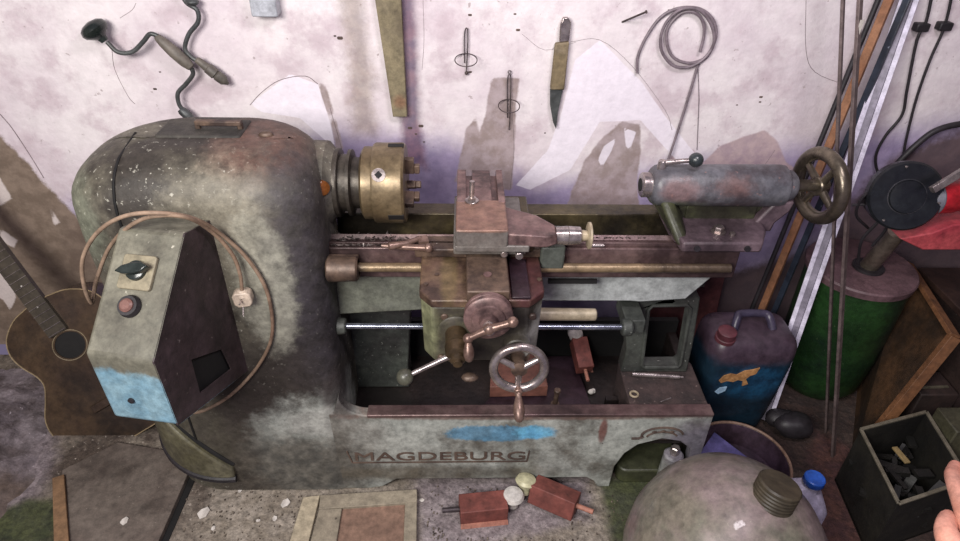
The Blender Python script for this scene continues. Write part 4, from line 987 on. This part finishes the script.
a, c = at(660,402,Z=Z_+.003), at(671,398,Z=Z_+.003); b = B(); b.cyl(a, c, .002, .0024, 8); tag(b.obj('steel_sliver', M['steel']), 'tiny steel sliver on the shelf right of the washer', 'sliver')
# swarf on the ways
random.seed(5)
b = B()
for k in range(420):
    if k % 3: x = random.uniform(-.33,-.03); y = random.choice((1.39,1.42,1.44)) + random.gauss(0,.010); z = .846
    else: x = random.gauss(-.10,.05); y = random.gauss(1.50,.03); z = .705
    if k % 11 == 0: x = random.uniform(.2,.5); y = 1.44; z = .846
    if y < 1.398: y = 1.40
    d = V((random.gauss(0,1),random.gauss(0,1),random.gauss(0,.4))).normalized()*random.uniform(.002,.006)
    p = V((x,y,z+.002)); b.bar(p-d, p+d, .003, .0012)
tag(b.obj('metal_swarf', mat('swarf','7A6C68','B0A4A0',dark='2A2322',dscale=40,damt=.6,rough=.35,metal=.6)), 'loose curls of metal swarf lying along the lathe ways', 'swarf', kind='stuff')

# ================================================================== GUITAR
Bt = at(138,434,Z=.004)
Hq = at(70,345,Y=1.64); gx = (Hq-Bt).normalized(); gs = (Hq-Bt).length/.33
gw = V((1,0,0)); gw = (gw-gx*gx.dot(gw)).normalized(); gn = gw.cross(gx)
if gn.y > 0: gn = -gn
GM = Matrix((gw, gx, -gn)).transposed().to_4x4(); GM.translation = Bt
GM = GM @ Matrix.Diagonal((1.32,gs,1.05,1))
GT = empty('acoustic_guitar', Bt, 'old brown acoustic guitar leaning upright against the wall left of the lathe', 'guitar')
def gout(sc=1):
    pts = [(0,0),(.09,.006),(.155,.045),(.185,.11),(.18,.17),(.145,.225),(.122,.265),(.122,.30),(.138,.345),(.143,.39),(.125,.435),(.08,.470),(.03,.482)]
    P = smooth_path([(x,y,0) for x,y in pts], 4); P = [(p.x*sc, (p.y-.24)*sc+.24) for p in P]
    return P+[(-x,y) for x,y in P[::-1]][0:-1]
def gxf(M_): return GM @ M_
ol = gout()
hole_c = (0,.33)
hole = [(hole_c[0]+.040*math.cos(2*PI*k/32), hole_c[1]+.040*math.sin(2*PI*k/32)) for k in range(32)]
gtop = mat('brown_guitar_top','3E3026','4A3A2A',dark='261E18',damt=.4,rough=.4,scale=4,bump=.04)
gside = mat('dark_guitar_side','33271F','3E3026',rough=.4)
shape('top_plate', [ol, hole], .004, GM @ Matrix.Translation((0,0,0)), gtop, GT, bevel=0)
b = B(); n = len(ol); b.hexa([(x,y,.004) for x,y in ol],[(x,y,.095) for x,y in ol], GM); b.obj('body', gside, GT)
b = B(); b.tube([GM @ V((x,y,-.001)) for x,y in ol], .0022, 6, closed=True); b.obj('binding', mat('tan_binding','8A785C',None,rough=.5,bump=0), GT)
b = B(); b.tube([GM @ V((x*1.12,(y-.33)*1.12+.33,-.0006)) for x,y in hole], .0018, 6, closed=True); b.obj('rosette', M['wood'], GT)
b = B(); b.hexa([(x,y,.003) for x,y in hole],[(x,y,.006) for x,y in hole], GM); b.obj('sound_hole', M['black'], GT)
b = B(); b.hexa([(-.026,.375,-.012),(.026,.375,-.012),(.026,.375,.0),(-.026,.375,.0)],[(-.022,.86,-.012),(.022,.86,-.012),(.022,.86,.012),(-.022,.86,.012)], GM); 
nk = b.obj('neck', mat('dark_fretboard','3A342C','453E34',rough=.45,bump=.05), GT)
for k in range(20):
    y = .378 + .455*(1-(1/2**(k/12))/1)*0 + k*.0225; 
    B().box((-.0245,y,-.0150),(.0245,y+.0016,-.012), GM).obj('fret', M['steel'], nk)
for k in (2.5,4.5,7.5,10.5): B().cyl(GM @ V((0,.378+k*.0225*1.6,-.0125)), GM @ V((0,.378+k*.0225*1.6,-.0135)), .003, .003, 10).obj('fret_dot', M['white'], nk)
b = B(); b.hexa([(-.024,.86,-.006),(.024,.86,-.006),(.024,.86,.010),(-.024,.86,.010)],[(-.036,1.02,.012),(.036,1.02,.012),(.036,1.02,.026),(-.036,1.02,.026)], GM); hd = b.obj('headstock', gside, GT, bevel=.003)
b = B(); b.box((-.055,.12,-.010),(.055,.145,0), GM); b.obj('bridge', gside, GT, bevel=.003)

# ================================================================== FLOOR, LEFT AND FRONT
slab_m = mat('grimy_grey_brown_board','5E534C','6C625A',dark='3E352F',damt=.35,dscale=4,speck='A59A8E',samt=-.03,rough=.75,bump=.2,scale=5)
slab([(118,442),(196,455),(150,560),(58,560),(62,470)], .0, .022, 'floor_board', 'large grimy flat board lying on the floor under the switch box', 'board', slab_m)
slab([(197,456),(204,459),(160,560),(150,560)], .0, .004, 'floor_gap', 'black narrow gap strip along the right edge of the grimy board', 'gap strip', M['black'])
slab([(52,478),(64,474),(70,560),(54,560)], .0, .034, 'wooden_stick', 'brown wooden batten lying on the floor at the bottom left', 'batten', mat('brown_batten','7A5E44','86684C',rough=.7))
t = empty('framed_hatch', at(368,515,Z=0), 'shallow wooden frame with a brown panel inside, on the floor in front of the lathe', 'wooden frame')
def slabp(px, z, th, name, m, parent):
    P = [at(x, y, Z=z+th) for x, y in px]; b = B(); b.hexa([(p.x,p.y,z) for p in P],[(p.x,p.y,z+th) for p in P]); return b.obj(name, m, parent, bevel=.002)
fm = mat('grey_beige_frame','8A8070','968C7A',dark='5A5044',damt=.3,speck='3A322C',samt=0,sscale=40,rough=.8,bump=.2)
slabp([(320,495),(417,489),(417,502),(319,509)], 0, .022, 'top_rail', fm, t); slabp([(405,502),(417,502),(416,580),(402,580)], 0, .022, 'side_rail', fm, t); slabp([(319,509),(342,508),(330,580),(300,580)], 0, .022, 'side_rail', fm, t)
slabp([(342,509),(406,503),(404,580),(330,580)], 0, .012, 'inner_panel', mat('reddish_brown_panel','7A6052','886C5C',dark='4E3C34',damt=.3,rough=.75), t)
slab([(303,497),(320,495),(304,560),(284,560)], .0, .014, 'wooden_strip', 'pale beige wooden strip lying left of the wooden frame', 'strip', mat('pale_beige_strip','A69A84','B2A68E',dark='7A6E5C',damt=.25,rough=.8))
# plaster rubble heap, bottom left
me = grid('plaster_rubble', 60, 50, lambda u, v: (-1.75+.62*u, 1.12+.72*v, 0))
from mathutils import noise as mn
for v in me.vertices:
    x, y = v.co.x, v.co.y
    e = at(25,430,Z=0)
    h = .11*math.exp(-((x+1.66)**2/.02+(y-1.48)**2/.05)) + .03*math.exp(-((x+1.47)**2/.008+(y-1.30)**2/.02))
    h *= .8+.5*mn.noise(V((x*14,y*14,0))); h += .010*mn.noise(V((x*30,y*30,2)))*min(1, h*30)
    v.co.z = h-.006
me.materials.append(mat('plaster_rubble','7A7076','8A8084',dark='4E4444',damt=.45,dscale=8,speck='B8AEB4',samt=.05,sscale=70,rough=.95,bump=.6,layers=(('blob',(-1.3,1.2,0),(.35,.16,.2),'5A4B40','4A3C34',.4,.3,.8),)))
tag(link('plaster_rubble', me), 'heap of grey-lilac crumbled plaster on the floor left of the guitar', 'rubble', kind='stuff')
# countable flakes on the floor
random.seed(21)
proto = None
flk = mat('white_plaster_flake','CFC9C2','BEB6AE',rough=.8)
spots = [(203,513,1.5,'largest pale plaster flake, on the dirt left of the lathe foot'),(286,503,1.2,'white flake on the floor under the left end of the lathe'),(190,462,.9,'white flake on the grimy board, upper edge'),(185,470,.9,'pinkish flake on the grimy board beside the white one'),
         (124,521,1.0,'pale flake on the lower middle of the grimy board'),(275,518,.7,'small flake below the left end of the lathe, near the beige strip'),(240,490,.6,'tiny chip on the dirt below the belt guard'),(262,482,.6,'tiny chip close to the lathe foot, right of the belt guard'),(422,500,.6,'tiny white chip beside the wooden frame'),
         (213,528,.6,'tiny chip under the largest plaster flake'),(258,520,.5,'tiny chip between the board and the beige strip')]
for i, (x, y, s_, lb) in enumerate(spots):
    z0 = .022 if x < 195 and y < 530 and i != 0 else 0
    if proto is None:
        b = B(); b.prism([(-.013,-.006),(-.002,-.012),(.012,-.007),(.015,.003),(.003,.009),(-.008,.008)], 'Z', 0, .004); proto = b.obj('plaster_flake', flk, bevel=.001); o = proto
    else: o = proto.copy(); COL.objects.link(o)
    p = at(x, y, Z=z0+.003); o.location = (p.x, p.y, z0+.0005); o.rotation_euler = (0,0,random.uniform(0,6)); o.scale = (s_,)*3
    tag(o, lb, 'plaster flake', 'plaster flakes on the floor')
# grit (uncountable)
b = B()
for k in range(900):
    x = random.uniform(-.9,.6); y = random.uniform(1.06,1.30)
    if random.random() < .3: x = random.gauss(.07,.12); y = random.gauss(1.14,.03)
    r = random.uniform(.0015,.0045)
    if (-.48 < x < -.1 and y < 1.3) or (-.05 < x < .33 and 1.12 < y < 1.27): continue
    b.cbox((x,y,r*.5), (r,r*random.uniform(.6,1.6),r), Matrix.Identity(4))
tag(b.obj('floor_grit', mat('grit','8E8274','5A4E44',scale=80,dark='2E2622',dscale=60,damt=.5,rough=.9,bump=0), smooth=False), 'loose grit and crumbs scattered on the floor before the lathe', 'grit', kind='stuff')

# ================================================================== HAND of a person at the right edge
sk = mat('skin','C58E7C','B87E6C',rough=.5,bump=.04,scale=12)
HB = empty('person', at(985,560,Z=.62), 'bare hand and forearm of a person reaching in at the bottom right corner', 'person')
def skin(chain, name, m, parent, edges=None, sub=2):
    me = bpy.data.meshes.new(name); pts = [c[:3] for c in chain]
    edges = edges or [(i, i+1) for i in range(len(pts)-1)]
    me.from_pydata(pts, edges, []); o = bpy.data.objects.new(name, me); COL.objects.link(o)
    sm = o.modifiers.new('skin', 'SKIN'); 
    for v, c in zip(me.skin_vertices[0].data if me.skin_vertices else [], chain): v.radius = (c[3], c[3])
    return o
chain = []; edges = []
def add(p, r, frm=None):
    chain.append((p[0],p[1],p[2],r)); i = len(chain)-1
    if frm is not None: edges.append((frm, i))
    return i
wz = .66
K = lambda x, y, z: at(x, y, Z=z)
HZ = 1.08
w0 = add(K(1000,590,HZ-.02), .026)
e1 = add(K(1050,660,HZ-.10), .032, w0); e2 = add(K(1140,780,HZ-.22), .040, e1)
for f_, r in (([(978,552,0),(968,512,.02),(957,490,.015),(952,474,0),(956,464,-.02)], .0105),
              ([(992,550,0),(986,508,.02),(976,484,.015),(970,468,0),(974,458,-.02)], .0108),
              ([(1006,552,0),(1004,510,.015),(996,486,.01),(992,470,-.005),(995,462,-.02)], .0102),
              ([(1020,558,-.01),(1021,520,.005),(1016,498,0),(1012,484,-.01),(1014,476,-.025)], .009)):
    prev = w0
    for k, (x, y, z) in enumerate(f_): prev = add(K(x,y,HZ+z), [.017,.0145,r,r*.92,r*.75][k], prev)
prev = w0
for x, y, z, r in ((972,568,0,.022),(952,546,.01,.017),(944,530,.01,.0125),(950,514,.0,.0105)): prev = add(K(x,y,HZ+z), r, prev)
me = bpy.data.meshes.new('hand'); me.from_pydata([c[:3] for c in chain], edges, [])
ho = bpy.data.objects.new('hand', me); COL.objects.link(ho)
bm = bmesh.new(); bm.from_mesh(me); sl = bm.verts.layers.skin.verify(); bm.verts.ensure_lookup_table()
for v, c in zip(bm.verts, chain): v[sl].radius = (c[3], c[3]); v[sl].use_root = False
bm.verts[0][sl].use_root = True; bm.to_mesh(me); bm.free()
me.materials.append(sk); ho.modifiers.new('skin', 'SKIN').use_smooth_shade = True
sb = ho.modifiers.new('sub', 'SUBSURF'); sb.levels = 2; sb.render_levels = 2
ho.parent = HB; ho.location = -HB.location

# ================================================================== LIGHT, CAMERA
def area(name, loc, target, size, sizey, power, col):
    l = bpy.data.lights.new(name, 'AREA'); l.shape = 'RECTANGLE'; l.size = size; l.size_y = sizey; l.energy = power; l.color = col
    o = bpy.data.objects.new(name, l); COL.objects.link(o); o.location = loc
    o.rotation_euler = (V(target)-V(loc)).to_track_quat('-Z', 'Y').to_euler(); return o
area('window_light', (-.9,-.5,2.15), (0,1.7,1.0), 1.2, .7, 62, (1.0,.965,.92))
area('right_fill_light', (.55,.55,2.45), (.1,1.8,.9), .5, .3, 14, (1.0,.93,.98))  # weak pinkish fill added from the upper right, no known source
w = bpy.data.worlds.new('world'); bpy.context.scene.world = w; w.use_nodes = True
bg = w.node_tree.nodes['Background']; bg.inputs[0].default_value = (.62,.52,.82,1); bg.inputs[1].default_value = .17
cam = bpy.data.cameras.new('camera'); cam.sensor_width = 36; cam.lens = FPX*36/960; cam.clip_start = .02
co_ = bpy.data.objects.new('camera', cam); COL.objects.link(co_)
mw = Matrix((CR, CU, -CF)).transposed().to_4x4(); mw.translation = CC; co_.matrix_world = mw
sc = bpy.context.scene; sc.camera = co_
sc.view_settings.view_transform = 'Standard'; sc.view_settings.look = 'None'; sc.view_settings.gamma = 1; sc.view_settings.exposure = .46
